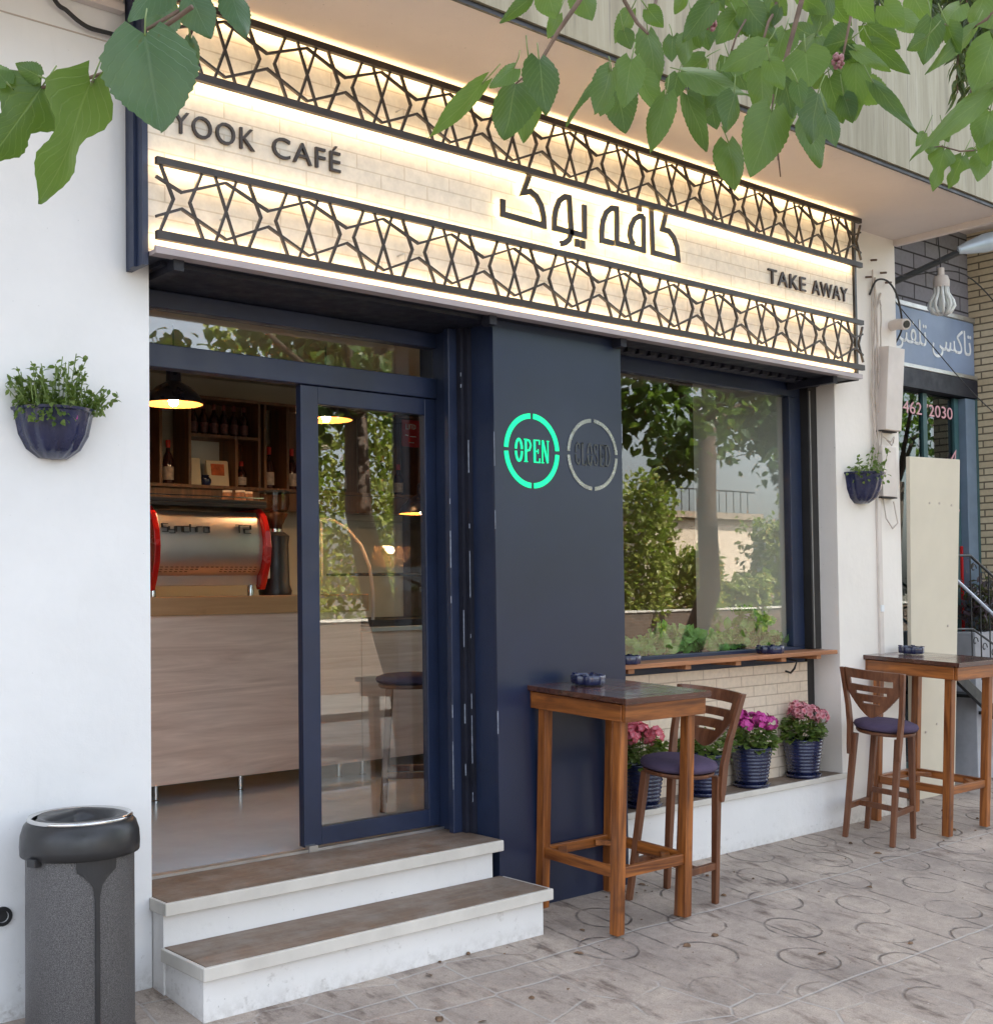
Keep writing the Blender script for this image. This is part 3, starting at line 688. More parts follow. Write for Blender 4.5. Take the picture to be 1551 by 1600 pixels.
# open / closed plates let into the navy panel
def ringsign(name, label, cx, cz, word, matring, matword, R=.192, R2=.165):
    t = thing(name, label, 'sign', (cx, -.10, cz - R))
    m = MB(); y0, y1 = -.1035, -.1005
    for q in range(4):
        a0 = q * PI / 2 + .055; a1 = (q + 1) * PI / 2 - .055; n = 14
        for k in range(n):
            a, b = a0 + (a1 - a0) * k / n, a0 + (a1 - a0) * (k + 1) / n
            p = [(cx + r * math.cos(x), y, cz + r * math.sin(x)) for y in (y0, y1) for r, x in ((R2, a), (R, a), (R, b), (R2, b))]
            m.hexa([p[0], p[1], p[2], p[3], p[4], p[5], p[6], p[7]])
    m.build('ring', M[matring], t)
    m = MB(); n = len(word); W = .245 if n == 4 else .275; lw = W / n; h = .118
    def seg(pts, wd, dy=0): m.ribbon([(x0 + p[0] * lw, cz - h / 2 + p[1] * h) for p in pts], wd, y0 - dy, y1)
    for k, ch in enumerate(word):
        x0 = cx - W / 2 + k * lw; T_ = .013; s_ = .0045
        if ch in 'OD':
            top = [(.5 + .34 * math.cos(a), .5 + .46 * math.sin(a)) for a in [PI - .1 - (PI - .2) * i / 10 for i in range(11)]]
            if ch == 'O': seg([(p[0], max(p[1], .54)) for p in top], T_); seg([(p[0], min(1 - p[1], .46)) for p in top], T_)
            else: seg([(.2, 0), (.2, 1)], T_); seg([(.3, .97), (.6, .93), (.8, .7), (.84, .5), (.8, .3), (.6, .07), (.3, .03)], .009); seg([(.05, .98), (.35, .98)], s_); seg([(.05, .02), (.35, .02)], s_)
        if ch == 'P': seg([(.28, 0), (.28, 1)], T_); seg([(.36, .97), (.7, .93), (.85, .74), (.7, .53), (.36, .49)], .0095); seg([(.08, .98), (.4, .98)], s_); seg([(.08, .02), (.5, .02)], s_)
        if ch == 'E': seg([(.28, 0), (.28, 1)], T_); seg([(.4, .98), (.84, .98), (.84, .8)], .006); seg([(.4, .02), (.86, .02), (.86, .2)], .006); seg([(.42, .5), (.68, .5)], .006); seg([(.68, .4), (.68, .6)], s_)
        if ch == 'N': seg([(.18, 0), (.18, .98)], .0055); seg([(.2, 1), (.78, .02)], .012, .0003); seg([(.82, 0.1), (.82, 1)], .0055); seg([(.04, .02), (.34, .02)], s_); seg([(.68, .98), (.96, .98)], s_)
        if ch == 'L': seg([(.3, 0), (.3, 1)], T_); seg([(.42, .02), (.88, .02), (.88, .22)], .006); seg([(.1, .98), (.5, .98)], s_)
        if ch == 'C': seg([(.86, .72), (.8, .9), (.55, .97), (.28, .85), (.18, .54)], .010); seg([(.18, .46), (.28, .15), (.55, .03), (.8, .1), (.86, .28)], .010)
        if ch == 'S': seg([(.82, .75), (.7, .95), (.35, .95), (.2, .76), (.35, .58), (.5, .53)], .009); seg([(.52, .48), (.7, .42), (.82, .25), (.66, .05), (.32, .05), (.18, .25)], .009)
    m.build('word', M[matword], t); return t
M['silver'] = plain('dull_silver', (.36, .36, .38), .3, 1., var=.25, vs=18, bst=0, rvar=.1)
M['closedw'] = plain('unlit_smoked_acrylic', (.012, .013, .018), .15, bst=0)
ringsign('open_sign', 'lit green OPEN in a broken green ring on the grey panel', 2.051, 2.299, 'OPEN', 'green', 'green')
ringsign('closed_sign', 'unlit CLOSED in a broken silver ring on the grey panel', 2.493, 2.306, 'CLOSED', 'silver', 'closedw', .192, .172)

# ------------------------------------------------------------------ wall shelf under the window
sh = thing('window_shelf', 'long plank shelf under the cafe window above the flower pots', 'shelf', (3.8, .08, 1.13))
B('plank', 'shelfw', sh, (2.728, 4.872, -.015, .198, 1.138, 1.164), bevel=.003)
for x in (2.86, 3.35, 3.82, 4.28, 4.66): B('batten', 'shelfw', sh, (x, x + .05, .005, .198, 1.112, 1.1375))
mb = MB(); mb.tube([(4.58, .19, 1.11), (4.58, .10, 1.10), (4.58, .12, 1.05), (4.58, .15, 1.02), (4.58, .19, 1.03)], .007, 6); mb.build('bracket', M['ironw'], sh)

# ------------------------------------------------------------------ bar tables, stools
def tilt(o, x, y, rz=0., flat=False, z=None, TILT=TILT):
    o.location = (x, y, gz(y) if z is None else z)
    o.rotation_euler = (0 if flat else TILT, 0, 0)
    if rz: o.rotation_euler = (Matrix.Rotation(0 if flat else TILT, 3, 'X') @ Matrix.Rotation(rz, 3, 'Z')).to_euler()
def make_table():
    t = thing('bar_table', '', 'table', local=True)
    W, D, H = .62, .70, 1.130
    m = MB(); n = 5
    for k in range(n):
        m.box(-W / 2 + W * k / n + .0012, -W / 2 + W * (k + 1) / n - .0012, -D / 2 + .02, D / 2 - .02, H - .026, H)
    m.box(-W / 2, W / 2, -D / 2, -D / 2 + .0195, H - .030, H + .0005); m.box(-W / 2, W / 2, D / 2 - .0195, D / 2, H - .030, H + .0005)
    m.build('tabletop', M['ttop'], t, bevel=.002)
    for nm, bx, mt_ in (('apron', (-.290, .290, -.332, -.308, H - .115, H - .031), 'tw_x'), ('apron', (-.290, .290, .308, .332, H - .115, H - .031), 'tw_x'),
                   ('apron', (-.297, -.273, -.307, .307, H - .113, H - .0315), 'tw_y'), ('apron', (.273, .297, -.307, .307, H - .113, H - .0315), 'tw_y')):
        B(nm, mt_, t, bx, bevel=.003)
    for sx in (-1, 1):
        for sy in (-1, 1): B('leg', 'tw_z', t, (sx * .270 - sx * .052, sx * .270, sy * .282 - sy * .052, sy * .282, 0, H - .032), bevel=.004)
    zs = .265
    for sy in (-1, 1): B('stretcher', 'tw_x', t, (-.2175, .2175, sy * .243, sy * .271, zs, zs + .052), bevel=.003)
    for sx in (-1, 1): B('stretcher', 'tw_y', t, (sx * .231, sx * .259, -.2295, .2295, zs + .001, zs + .053), bevel=.003)
    for sx in (-1, 1):
        for sy in (-1, 1):
            m = MB(); m.beam((sx * .231, sy * .13, zs + .027), (sx * .12, sy * .243, zs + .027), .045, .026)
            m.build('corner_brace', M['tw_x'], t, bevel=.002)
    return t
t1 = make_table(); t2 = copy_tree(t1)
TT = .045
tilt(t1, 2.306, -.372, TILT=TT); tilt(t2, 5.505, -.285, TILT=TT)
tag(t1, 'tall bar table with slatted dark top between the steps and the flower pots', 'table', 'wooden bar tables on the pavement')
tag(t2, 'tall bar table beside the cream column and beige board', 'table', 'wooden bar tables on the pavement')

def make_stool():
    t = thing('bar_stool', '', 'stool', local=True); SH = .70
    # cushion
    m = MB(); pr = [(0., 0.), (.165, .0), (.192, .010), (.200, .024), (.193, .040), (.16, .053), (.09, .060), (0, .062)]
    m.lathe(pr, 28, (0, 0, SH)); m.build('seat', M['seat'], t, smooth=True)
    m = MB(); m.lathe([(0, -.022), (.175, -.022), (.183, -.012), (.183, -.001), (0, -.001)], 28, (0, 0, SH)); m.build('seat_frame', M['sw'], t, smooth='auto')
    fx, bx, y = .150, -.160, .150    # front legs +x, back legs -x (the back of the stool is on -x)
    for sy in (-1, 1):
        m = MB(); m.taper((.160, sy * .155, 0), (.118, sy * .120, SH - .022), .030, .038); m.build('leg', M['sw'], t, bevel=.004)
    for sy in (-1, 1):
        m = MB(); m.taper((-.165, sy * .155, 0), (bx + .022, sy * .142, SH - .03), .031, .040); m.build('leg', M['sw'], t, bevel=.004)
    for sy in (-1, 1):   # back posts, lapped on the outside of the rear legs
        m = MB(); ys = sy * (y + .010)
        pts = [(bx - .002, SH - .165), (bx - .004, SH - .10), (bx - .005, SH + .02), (bx - .025, SH + .15), (bx - .095, SH + .395)]
        fl = [0, 0, .004, .014, .036]
        wd = [.026, .046, .048, .042, .036]
        i = []
        for (x, z), q, e in zip(pts, wd, fl): i.append([m.pt((x - q / 2, ys + sy * e - .013, z)), m.pt((x + q / 2, ys + sy * e - .013, z)), m.pt((x + q / 2, ys + sy * e + .013, z)), m.pt((x - q / 2, ys + sy * e + .013, z))])
        m.f.append(i[0][::-1]); m.f.append(i[-1])
        for a, b in zip(i, i[1:]):
            for k in range(4): m.f.append([a[k], a[(k + 1) % 4], b[(k + 1) % 4], b[k]])
        m.build('back_post', M['sw'], t, bevel=.003)
    # curved back panel: top rail, slots, rounded lower edge
    def bxz(z): 
        q = [(SH + .02, bx - .005), (SH + .15, bx - .025), (SH + .395, bx - .095)]
        for (z0, x0), (z1, x1) in zip(q, q[1:]):
            if z <= z1: return x0 + (x1 - x0) * (z - z0) / (z1 - z0)
        return q[-1][1]
    m = MB(); NY = 40; hw = y - .002
    def low(u): return SH + .095 + .155 * abs(u) ** 1.7
    slots = [(.300, .338, .80), (.240, .260, .58), (.182, .198, .36)]
    zl = [0.02 + .0065 * k for k in range(59)]
    def solid(u, z):
        if z + .0032 < low(u) - SH: return False
        for a, b, hu in slots:
            if a < z - .02 * (1 - u * u) * 0 < b and abs(u) < hu: return False
        return True
    def P(u, z, th): 
        z = max(z, low(u) - SH); bow = -.045 * (1 - u * u)
        return (bxz(SH + z) + bow + th, u * (hw + .032 * max(0, z - .03) / .36), SH + z)
    us = [-1 + 2 * k / NY for k in range(NY + 1)]
    cells = {}
    for a in range(NY):
        for k in range(len(zl) - 1): cells[a, k] = solid((us[a] + us[a + 1]) / 2, (zl[k] + zl[k + 1]) / 2)
    cache = {}
    def vid(a, k, s):
        if (a, k, s) not in cache: cache[a, k, s] = m.pt(P(us[a], zl[k], -.010 if s == 0 else .010))
        return cache[a, k, s]
    for (a, k), on_ in cells.items():
        if not on_: continue
        m.f.append([vid(a, k, 1), vid(a + 1, k, 1), vid(a + 1, k + 1, 1), vid(a, k + 1, 1)])
        m.f.append([vid(a, k, 0), vid(a, k + 1, 0), vid(a + 1, k + 1, 0), vid(a + 1, k, 0)])
        for da, dk, e0, e1 in ((-1, 0, (a, k + 1), (a, k)), (1, 0, (a + 1, k), (a + 1, k + 1)), (0, -1, (a, k), (a + 1, k)), (0, 1, (a + 1, k + 1), (a, k + 1))):
            if not cells.get((a + da, k + dk), False):
                m.f.append([vid(*e0, 1), vid(*e0, 0), vid(*e1, 0), vid(*e1, 1)])
    m.build('backrest', M['sw'], t, smooth='auto')
    z = .20
    for sy in (-1, 1): m = MB(); m.beam((.149, sy * .146, z), (-.160, sy * .151, z), .022, .036); m.build('stretcher', M['sw'], t, bevel=.002)
    m = MB(); m.beam((.0, -.145, z), (.0, .145, z), .022, .034); m.build('stretcher', M['sw'], t, bevel=.002)
    m = MB(); m.beam((.143, -.140, z + .07), (.143, .140, z + .07), .022, .034); m.build('stretcher', M['sw'], t, bevel=.002)
    return t
s1 = make_stool(); s2 = copy_tree(s1); s3 = copy_tree(s1)
tilt(s1, 2.700, -.420, math.radians(184)); tilt(s2, 4.867, -.295, math.radians(8)); tilt(s3, 2.02, .90, math.radians(142), True, .366)
G_ = 'wooden bar stools with purple seats'
tag(s1, 'purple seated bar stool between the slatted table and the flower pots', 'stool', G_)
tag(s2, 'purple seated bar stool with its curved back to us by the cream column', 'stool', G_)
tag(s3, 'bar stool indoors behind the sliding door glass by the counter', 'stool', G_)

# ------------------------------------------------------------------ ashtrays
def make_ashtray():
    m = MB(); md = lambda a, z: 1 + .06 * math.cos(8 * a)
    m.lathe([(0, 0), (.078, 0), (.082, .006), (.084, .040), (.080, .046), (.066, .046), (.060, .040), (.056, .014), (0, .012)], 48, (0, 0, 0), mod=md)
    for k in range(4):
        a = k * PI / 2 + .4; p = Vector((math.cos(a) * .073, math.sin(a) * .073, .046)); m.box(p.x - .010, p.x + .010, p.y - .010, p.y + .010, .044, .052)
    return m.build('ashtray', M['navypot'], smooth='auto', base=(0, 0, 0))
A = [make_ashtray()]
for k in range(3): A.append(copy_tree(A[0]))
tl = Matrix.Rotation(TT, 3, 'X')
pl = t1.location + tl @ Vector((-.03, .17, 1.137)); A[0].location = pl; A[0].rotation_euler = (TT, 0, 0)
pl = t2.location + tl @ Vector((.05, .19, 1.137)); A[1].location = pl; A[1].rotation_euler = (TT, 0, 0)
A[2].location = (2.90, .062, 1.165); A[3].location = (4.27, .082, 1.165)
for a, l in zip(A, ('navy ceramic ashtray on the slatted table by the steps', 'navy ceramic ashtray on the far table by the beige board', 'navy ceramic ashtray on the shelf next to the grey panel', 'navy ceramic ashtray on the shelf near the window corner')):
    tag(a, l, 'ashtray', 'navy ashtrays')

# ------------------------------------------------------------------ rubbish bin
bx, by = -.405, -.255; bz = gz(by)
bn = thing('rubbish_bin', 'hammered grey bin with black lid and chrome ring beside the steps', 'bin', (bx, by, bz))
m = MB(); m.lathe([(0, .012), (.19, .012), (.193, .02), (.193, 0.6800), (.185, 0.6850), (0, 0.6850)], 48, (bx, by, bz)); m.build('body', M['bin'], bn, smooth='auto')
m = MB(); m.lathe([(0, 0), (.194, 0), (.197, .012), (.194, .03), (0, .03)], 40, (bx, by, bz)); m.build('foot_ring', M['plastic'], bn, smooth='auto')
m = MB(); m.lathe([(.196, 0.6720), (.212, 0.6740), (.214, 0.7050), (.211, 0.7450), (.200, 0.7800), (.186, 0.7960), (.178, 0.7990)], 56, (bx, by, bz)); m.build('lid', M['plastic'], bn, smooth=True)
m = MB(); m.lathe([(.187, 0.7965), (.189, 0.8020), (.183, 0.8090), (.174, 0.8080), (.170, 0.8020)], 56, (bx, by, bz)); m.build('chrome_ring', M['chrome'], bn, smooth=True)
m = MB(); hx = lambda a, z: 1.0 if math.sin(a - .6) < 0.6300 else 0.6300 / max(0.6300, math.sin(a - .6))
m.lathe([(.170, 0.8020), (.150, 0.8080), (.132, 0.8020), (.118, 0.7800), (.108, 0.7520), (.0, 0.7480)], 56, (bx, by, bz), mod=lambda a, z: hx(a, z) if z < 0.8075 else 1.0); m.build('flap', M['plastic'], bn, smooth=True)
# black strap strip down the front, widening into a tab under the lid
def arc_pt(a, z, r): return (bx + r * math.cos(a), by + r * math.sin(a), bz + z)
m = MB(); a_c = math.atan2(CAM_P.y - by, CAM_P.x - bx) + .30
prof = [(.02, .040), (.54, .040), (.585, .09), (.61, .20), (.635, .36), (.68, .38)]
for (z0, w0), (z1, w1) in zip(prof, prof[1:]):
    for k in range(8):
        f0, f1 = -1 + 2 * k / 8, -1 + 2 * (k + 1) / 8
        p = [arc_pt(a_c + f0 * w0, z0, r) for r in (.1935,)] + [arc_pt(a_c + f1 * w0, z0, .1935), arc_pt(a_c + f1 * w1, z1, .1935), arc_pt(a_c + f0 * w1, z1, .1935)]
        q = [arc_pt(a_c + f0 * w0, z0, .199), arc_pt(a_c + f1 * w0, z0, .199), arc_pt(a_c + f1 * w1, z1, .199), arc_pt(a_c + f0 * w1, z1, .199)]
        m.hexa(p + q)
m.build('strap', M['plastic'], bn)
m = MB(); a2 = a_c - 1.15
m.box(-.022, .022, -.01, .02, 0.6550, 0.6850, Matrix.Translation((bx, by, bz)) @ Matrix.Rotation(a2 + PI / 2, 4, 'Z') @ Matrix.Translation((0, -.214, 0))); m.build('lid_catch', M['plastic'], bn, bevel=.003)

# ------------------------------------------------------------------ flower pots on the ledge
def make_pot(name='flower_pot'):
    t = thing(name, '', 'flower pot', local=True)
    m = MB(); pr = [(0, .012), (.086, .012), (.090, .02)]
    for k in range(9):
        z = .035 + k * .022; r = .092 + .034 * (z / .235); pr += [(r, z), (r + .0055, z + .007), (r + .0055, z + .013), (r + .001, z + .0165)]
    pr += [(.130, .236), (.133, .246), (.127, .250), (.120, .244), (.117, .215)]
    m.lathe(pr, 40); m.build('pot', M['navypot'], t, smooth=True)
    m = MB(); m.lathe([(0, 0), (.105, 0), (.118, .022), (.113, .024), (.100, .008), (0, .006)], 40); m.build('saucer', M['navypot'], t, smooth=True)
    m = MB(); m.lathe([(.118, .218), (.06, .226), (0, .222)], 20); m.build('soil', M['soilp'], t, smooth=True)
    return t
def geranium(t, kind, seed, lean=0., few=False, spread=1.):
    random.seed(seed)
    m = MB(); st_ = MB()
    for k in range(230):
        a = random.random() * 2 * PI; r = .15 * math.sqrt(random.random()) * spread; z = .25 + .15 * random.random() * (1 - .5 * (r / .16) ** 2) + (.0 if r < .11 else -.03 * random.random())
        p = Vector((r * math.cos(a), r * math.sin(a), z)); d = Vector((math.cos(a), math.sin(a), random.uniform(-.5, .5))); n = Vector((math.cos(a) * .6, math.sin(a) * .6, 1)) + rdir() * .5
        small_leaf(m, p, d, random.uniform(.035, .062), random.uniform(.04, .065), n)
    m.build('foliage', M['leafsmall'], t)
    f = MB(); heads = 10 if not few else 3
    for h in range(heads):
        a = h * 2.4 + seed; r = .03 + .105 * random.random()
        c = Vector((r * math.cos(a) + lean, r * math.sin(a), (.40 if not few else .33) + .06 * random.random() - .25 * r))
        st_.tube([(c.x * .3, c.y * .3, .24), (c.x * .8, c.y * .8, .33), tuple(c)], .0028, 5)
        nfl = 17 if not few else 6
        for k in range(nfl):
            d = rdir(.5); q = c + d * random.uniform(.032, .047); u = d.cross(Vector((.3, .2, 1))).normalized(); v = d.cross(u); ph = random.random() * 2
            for j in range(5):
                b = ph + j * 2 * PI / 5; e = u * math.cos(b) + v * math.sin(b); e2 = d.cross(e); rr = .0235
                s0 = random.random(); ids = []
                for pp, tt in ((q, 1.), (q + e * rr * .6 + e2 * rr * .42 + d * .002, s0 * .5), (q + e * rr + d * .004, 0.02 + .3 * s0), (q + e * rr * .6 - e2 * rr * .42 + d * .002, s0 * .5)):
                    f.t = tt; ids.append(f.pt(pp))
                f.f.append(ids)
    f.build('flowers', M['fl_' + kind], t); st_.build('stems', M['stem'], t)
proto = make_pot()
pots = [proto] + [copy_tree(proto) for _ in range(3)]
for p, x, k, sd_, lb, kw in zip(pots, (3.045, 3.60, 4.055, 4.60), ('pinkred', 'yellow', 'magenta', 'pale'), (11, 22, 5, 9),
        ('navy ribbed pot of coral pink flowers next to the grey panel', 'navy ribbed pot with few flowers behind the near bar stool', 'navy ribbed pot of magenta flowers, in the open middle of the ledge', 'navy ribbed pot of pale pink and dark red flowers at the ledge end'), ({'spread': .95}, {'few': True}, {}, {'spread': .85})):
    p.location = (x, .083, .3465); tag(p, lb, 'flower pot', 'navy flower pots on the ledge'); geranium(p, k, sd_, **kw)

# ------------------------------------------------------------------ half round wall planters
def make_planter():
    t = thing('wall_planter', '', 'planter', local=True)
    m = MB(); md = lambda a, z: 1 + .035 * math.cos(14 * a) * min(1, max(0, (.20 - z) / .05))
    pr = [(.0, .0), (.06, .004), (.11, .04), (.142, .10), (.158, .17), (.165, .195), (.176, .200), (.178, .210), (.168, .213), (.155, .20), (.14, .16)]
    m.lathe(pr, 40, (0, 0, 0), PI, 2 * PI, md); m.build('pot', M['navypot'], t, smooth='auto')
    m = MB(); m.lathe([(.155, .175), (0, .185)], 20, (0, 0, 0), PI, 2 * PI); m.build('soil', M['soilp'], t)
    return t
pA = make_planter(); pB = copy_tree(pA)
pA.location = (-.405, 0, 2.120); pB.location = (5.19, 0, 2.14); pA.scale = (.92, .92, .92)
tag(pA, 'half round navy wall planter of green herbs on the white wall by the door', 'planter', 'half round wall planters')
tag(pB, 'half round navy wall planter on the cream column by the cables', 'planter', 'half round wall planters')
def herbs(t, seed, n, H, ex, lean):
    random.seed(seed); m = MB(); s = MB(); fl = MB()
    for k in range(n):
        x = random.uniform(-.15, .15); y = -random.uniform(.02, .13); h = H * random.uniform(.25, 1.) * (1 - .3 * abs(x - lean) / .15)
        out = x * ex + random.gauss(0, .02); p = [Vector((x, y, .18)), Vector((x + out * .4, y - .01, .18 + h * .55)), Vector((x + out + random.gauss(0, .015), y - .03 * random.random(), .18 + h))]
        s.tube(p, .0022, 4)
        for q in range(int(5 + h * 42)):
            f = .15 + .85 * random.random(); a = p[0].lerp(p[1], f * 2) if f < .5 else p[1].lerp(p[2], f * 2 - 1)
            small_leaf(m, a, rdir(.1), random.uniform(.022, .038), random.uniform(.016, .026))
    for k in range(60 if n > 20 else 20):   # trailing leaves over the rim
        x = random.uniform(-.18, .02 if n > 20 else .1)
        y = -math.sqrt(max(.0, .182 ** 2 - x * x)) * random.uniform(.8, 1.05) - .005
        small_leaf(m, (x, y, random.uniform(.14, .23)), Vector((x, y * 1.0, -.12)) + rdir() * .08, random.uniform(.022, .036), .022)
    m.build('foliage', M['leafsmall'], t); s.build('stems', M['stem'], t)
    return t
herbs(pA, 3, 62, .27, .30, .03); herbs(pB, 8, 15, .25, .5, .05)
m = MB(); m.t = .1
for k in range(3):
    c = Vector((-.405 + .02 + random.uniform(-.015, .015), -.15, 2.30 + random.uniform(-.012, .012)))
    for j in range(5): m.t = random.random(); a = j * 1.256; m.quad(c, c + Vector((.012 * math.cos(a), -.004, .012 * math.sin(a))), c + Vector((.014 * math.cos(a + .6), -.005, .014 * math.sin(a + .6))), c + Vector((.012 * math.cos(a + 1.2), -.004, .012 * math.sin(a + 1.2))))
o = m.build('flowers', M['fl_magenta']); o.parent = pA; o.location = Vector(o.location) - pA.location

# ================================================================== INTERIOR
ct = thing('service_counter', 'oak fronted service counter inside the cafe on short steel legs', 'counter', (1.2, 2.3, .366))
B('front_panel', 'counterw', ct, (-.68, 2.455, 2.002, 2.02, .472, 1.46), (2.462, 4.1, 2.002, 2.02, .472, 1.32))
B('side_panel', 'counterw', ct, (2.44, 2.458, 2.021, 2.60, .472, 1.46))
B('countertop', 'counterlip', ct, (-.68, 2.50, 1.97, 2.64, 1.462, 1.572), bevel=.004)
B('countertop', 'iwall2', ct, (2.515, 4.12, 1.96, 2.64, 1.322, 1.352), bevel=.004)
for x in (.2, 1.03, 1.595, 2.33, 2.52, 3.6):
    m = MB(); m.lathe([(0, 0), (.024, 0), (.024, .008), (.019, .012), (.019, .106), (0, .106)], 14, (x, 2.09, .366)); m.build('leg', M['chrome'], ct, smooth='auto')
em = thing('espresso_machine', 'steel and red espresso machine on the oak counter', 'coffee machine', (1.42, 2.3, 1.572))
xa, xb = 1.075, 1.785
prof = [(2.20, 2.10), (2.165, 2.06), (2.135, 2.0), (2.12, 1.93), (2.118, 1.86), (2.128, 1.80), (2.15, 1.745), (2.17, 1.72), (2.19, 1.70), (2.20, 1.64), (2.60, 1.64), (2.60, 2.10)]
m = MB(); m.plate(prof, 'x', xa, xb); m.build('back_panel', M['steel'], em, smooth='auto')
for x in (xa - .045, xb + .004):
    pr2 = [(2.20, 2.125), (2.14, 2.08), (2.095, 1.98), (2.08, 1.88), (2.092, 1.78), (2.13, 1.68), (2.165, 1.61), (2.21, 1.61), (2.24, 1.70), (2.23, 1.9), (2.25, 2.09), (2.58, 2.10), (2.58, 2.125)]
    m = MB(); m.plate(pr2, 'x', x, x + .041); m.build('side_panel', M['red'], em, bevel=.006)
B('cup_tray', 'plastic', em, (xa - .05, xb + .05, 2.15, 2.62, 2.127, 2.150), (xa - .05, xb + .05, 2.15, 2.165, 2.1505, 2.175), bevel=.003)
B('cup_rail', 'chrome', em, (xa - .04, xb + .04, 2.17, 2.176, 2.19, 2.196))
m = MB()
for r, n in ((1.752, 20), (1.738, 20), (1.724, 14)):
    for k in range(n):
        if n == 20 and r == 1.738 and 7 < k < 12: continue
        x = xa + .02 + k * (xb - xa - .05) / (n - .5) if n == 20 else (xa + .02 + (k if k < 6 else k + 6) * (xb - xa - .05) / 19.5)
        yy = 2.15 - (r - 1.745) * .55 * -1 * -1 if r > 1.745 else 2.15 + (1.745 - r) * .8
        m.box(x, x + .018, yy - .003, yy + .002, r - .002, r + .0025)
m.build('vent_slots', M['black'], em)
for x in (xa - .01, xb - .05):
    m = MB(); m.lathe([(0, 0), (.02, 0), (.02, .045), (.014, .07), (0, .07)], 14, (x, 2.19, 1.572)); m.build('foot', M['chrome'], em, smooth='auto')
m = MB()   # squared-off engraved lettering
G = {'S': [[(1, 1), (0, 1), (0, .55), (1, .55), (1, 0), (0, 0)]], 'y': [[(0, .7), (0, .25), (1, .25)], [(1, .7), (1, -.15), (0, -.15)]], 'n': [[(0, 0), (0, .7), (1, .7), (1, 0)]],
     'c': [[(1, .7), (0, .7), (0, 0), (1, 0)]], 'h': [[(0, 1), (0, 0)], [(0, .6), (1, .6), (1, 0)]], 'r': [[(0, 0), (0, .7), (.9, .7)]], 'o': [[(0, 0), (1, 0), (1, .7), (0, .7), (0, 0)]], 'T': [[(0, 1), (1, 1)], [(.5, 1), (.5, 0)]], '2': [[(0, 1), (1, 1), (1, .5), (0, .5), (0, 0), (1, 0)]]}
def engrave(word, x0, cw, ch, zb):
    for k, c in enumerate(word):
        for s_ in G[c]: m.ribbon([(x0 + k * cw * 1.28 + p[0] * cw, zb + p[1] * ch) for p in s_], .0045, 2.124 - .005, 2.124 + .012)
engrave('Synchro', 1.10, .036, .048, 1.965); engrave('T2', 1.60, .045, .05, 1.965)
m.build('lettering', M['black'], em)
gr = thing('coffee_grinder', 'black coffee grinder with a clear bean hopper beside the espresso machine', 'grinder', (1.99, 2.30, 1.572))
gx, gy = 1.985, 2.30
m = MB(); m.lathe([(0, 1.572), (.105, 1.572), (.11, 1.60), (.095, 1.64), (.088, 1.90), (.095, 1.96), (.06, 1.985), (0, 1.985)], 28, (gx, gy, 0)); m.build('body', M['plastic'], gr, smooth='auto')
m = MB(); m.lathe([(.045, 1.985), (.05, 2.03), (.085, 2.10), (.098, 2.17), (.098, 2.24)], 28, (gx, gy, 0)); m.build('hopper', M['hopper'], gr, smooth=True)
m = MB(); m.lathe([(0, 1.99), (.042, 1.99), (.047, 2.03), (.08, 2.10), (.0, 2.13)], 24, (gx, gy, 0)); m.build('beans', M['cabw'], gr, smooth=True)
m = MB(); m.lathe([(.1, 2.2405), (.1, 2.255), (0, 2.262)], 24, (gx, gy, 0)); m.build('hopper_lid', M['plastic'], gr, smooth='auto')
m = MB(); m.lathe([(.046, 1.984), (.05, 1.986), (.05, 2.006), (.046, 2.008)], 24, (gx, gy, 0)); m.build('collar', M['chrome'], gr, smooth='auto')
B('dose_lever', 'pvc', gr, (gx - .13, gx - .09, gy - .09, gy - .06, 1.68, 1.78), bevel=.006)

# wall unit of dark crates
YS = 3.30
wu = thing('bottle_shelf', 'dark wooden wall shelf of open boxes behind the coffee machine', 'shelf', (2.6, 3.45, 2.36))
def px(u, v): p = on(u, v, 'y', YS); return p.x, p.z
zb, zm, zt = 2.370, 2.745, 2.995
vs = [1.36, 1.675, 1.895, 2.463, 2.52, 2.715, 2.74, 3.12, 3.14, 3.52, 3.54, 3.95]
for a in (1.36, 1.66, 1.885, 2.455, 2.505, 2.70, 3.10, 3.52, 3.96): B('upright', 'cabw', wu, (a, a + .022, YS, YS + .24, zb + .001, zt - .001), bevel=.001)
B('upright', 'cabw', wu, (2.262, 2.284, YS + .001, YS + .239, zb + .002, 2.7185), bevel=.001)
B('board', 'cabw', wu, (1.908, 2.454, YS + .002, YS + .238, 2.719, 2.741), bevel=.001)
B('board', 'cabw', wu, (1.36, 3.982, YS - .002, YS + .242, zb - .024, zb), (1.36, 3.982, YS - .002, YS + .242, zt, zt + .022), bevel=.001)
B('back', 'cabw', wu, (1.383, 1.659, YS + .243, YS + .25, zb, zt), (1.908, 2.454, YS + .243, YS + .25, 2.742, zt), (2.285, 2.699, YS + .243, YS + .25, zb, 2.718), (2.723, 3.519, YS + .243, YS + .25, zb, zt), (3.543, 3.959, YS + .243, YS + .25, zb, zt))
B('back', 'iwall2', wu, (1.908, 2.261, YS + .243, YS + .25, zb, 2.7185))
B('fascia_board', 'cabw', wu, (1.36, 3.982, YS + .03, YS + .2, zb - .16, zb - .026))
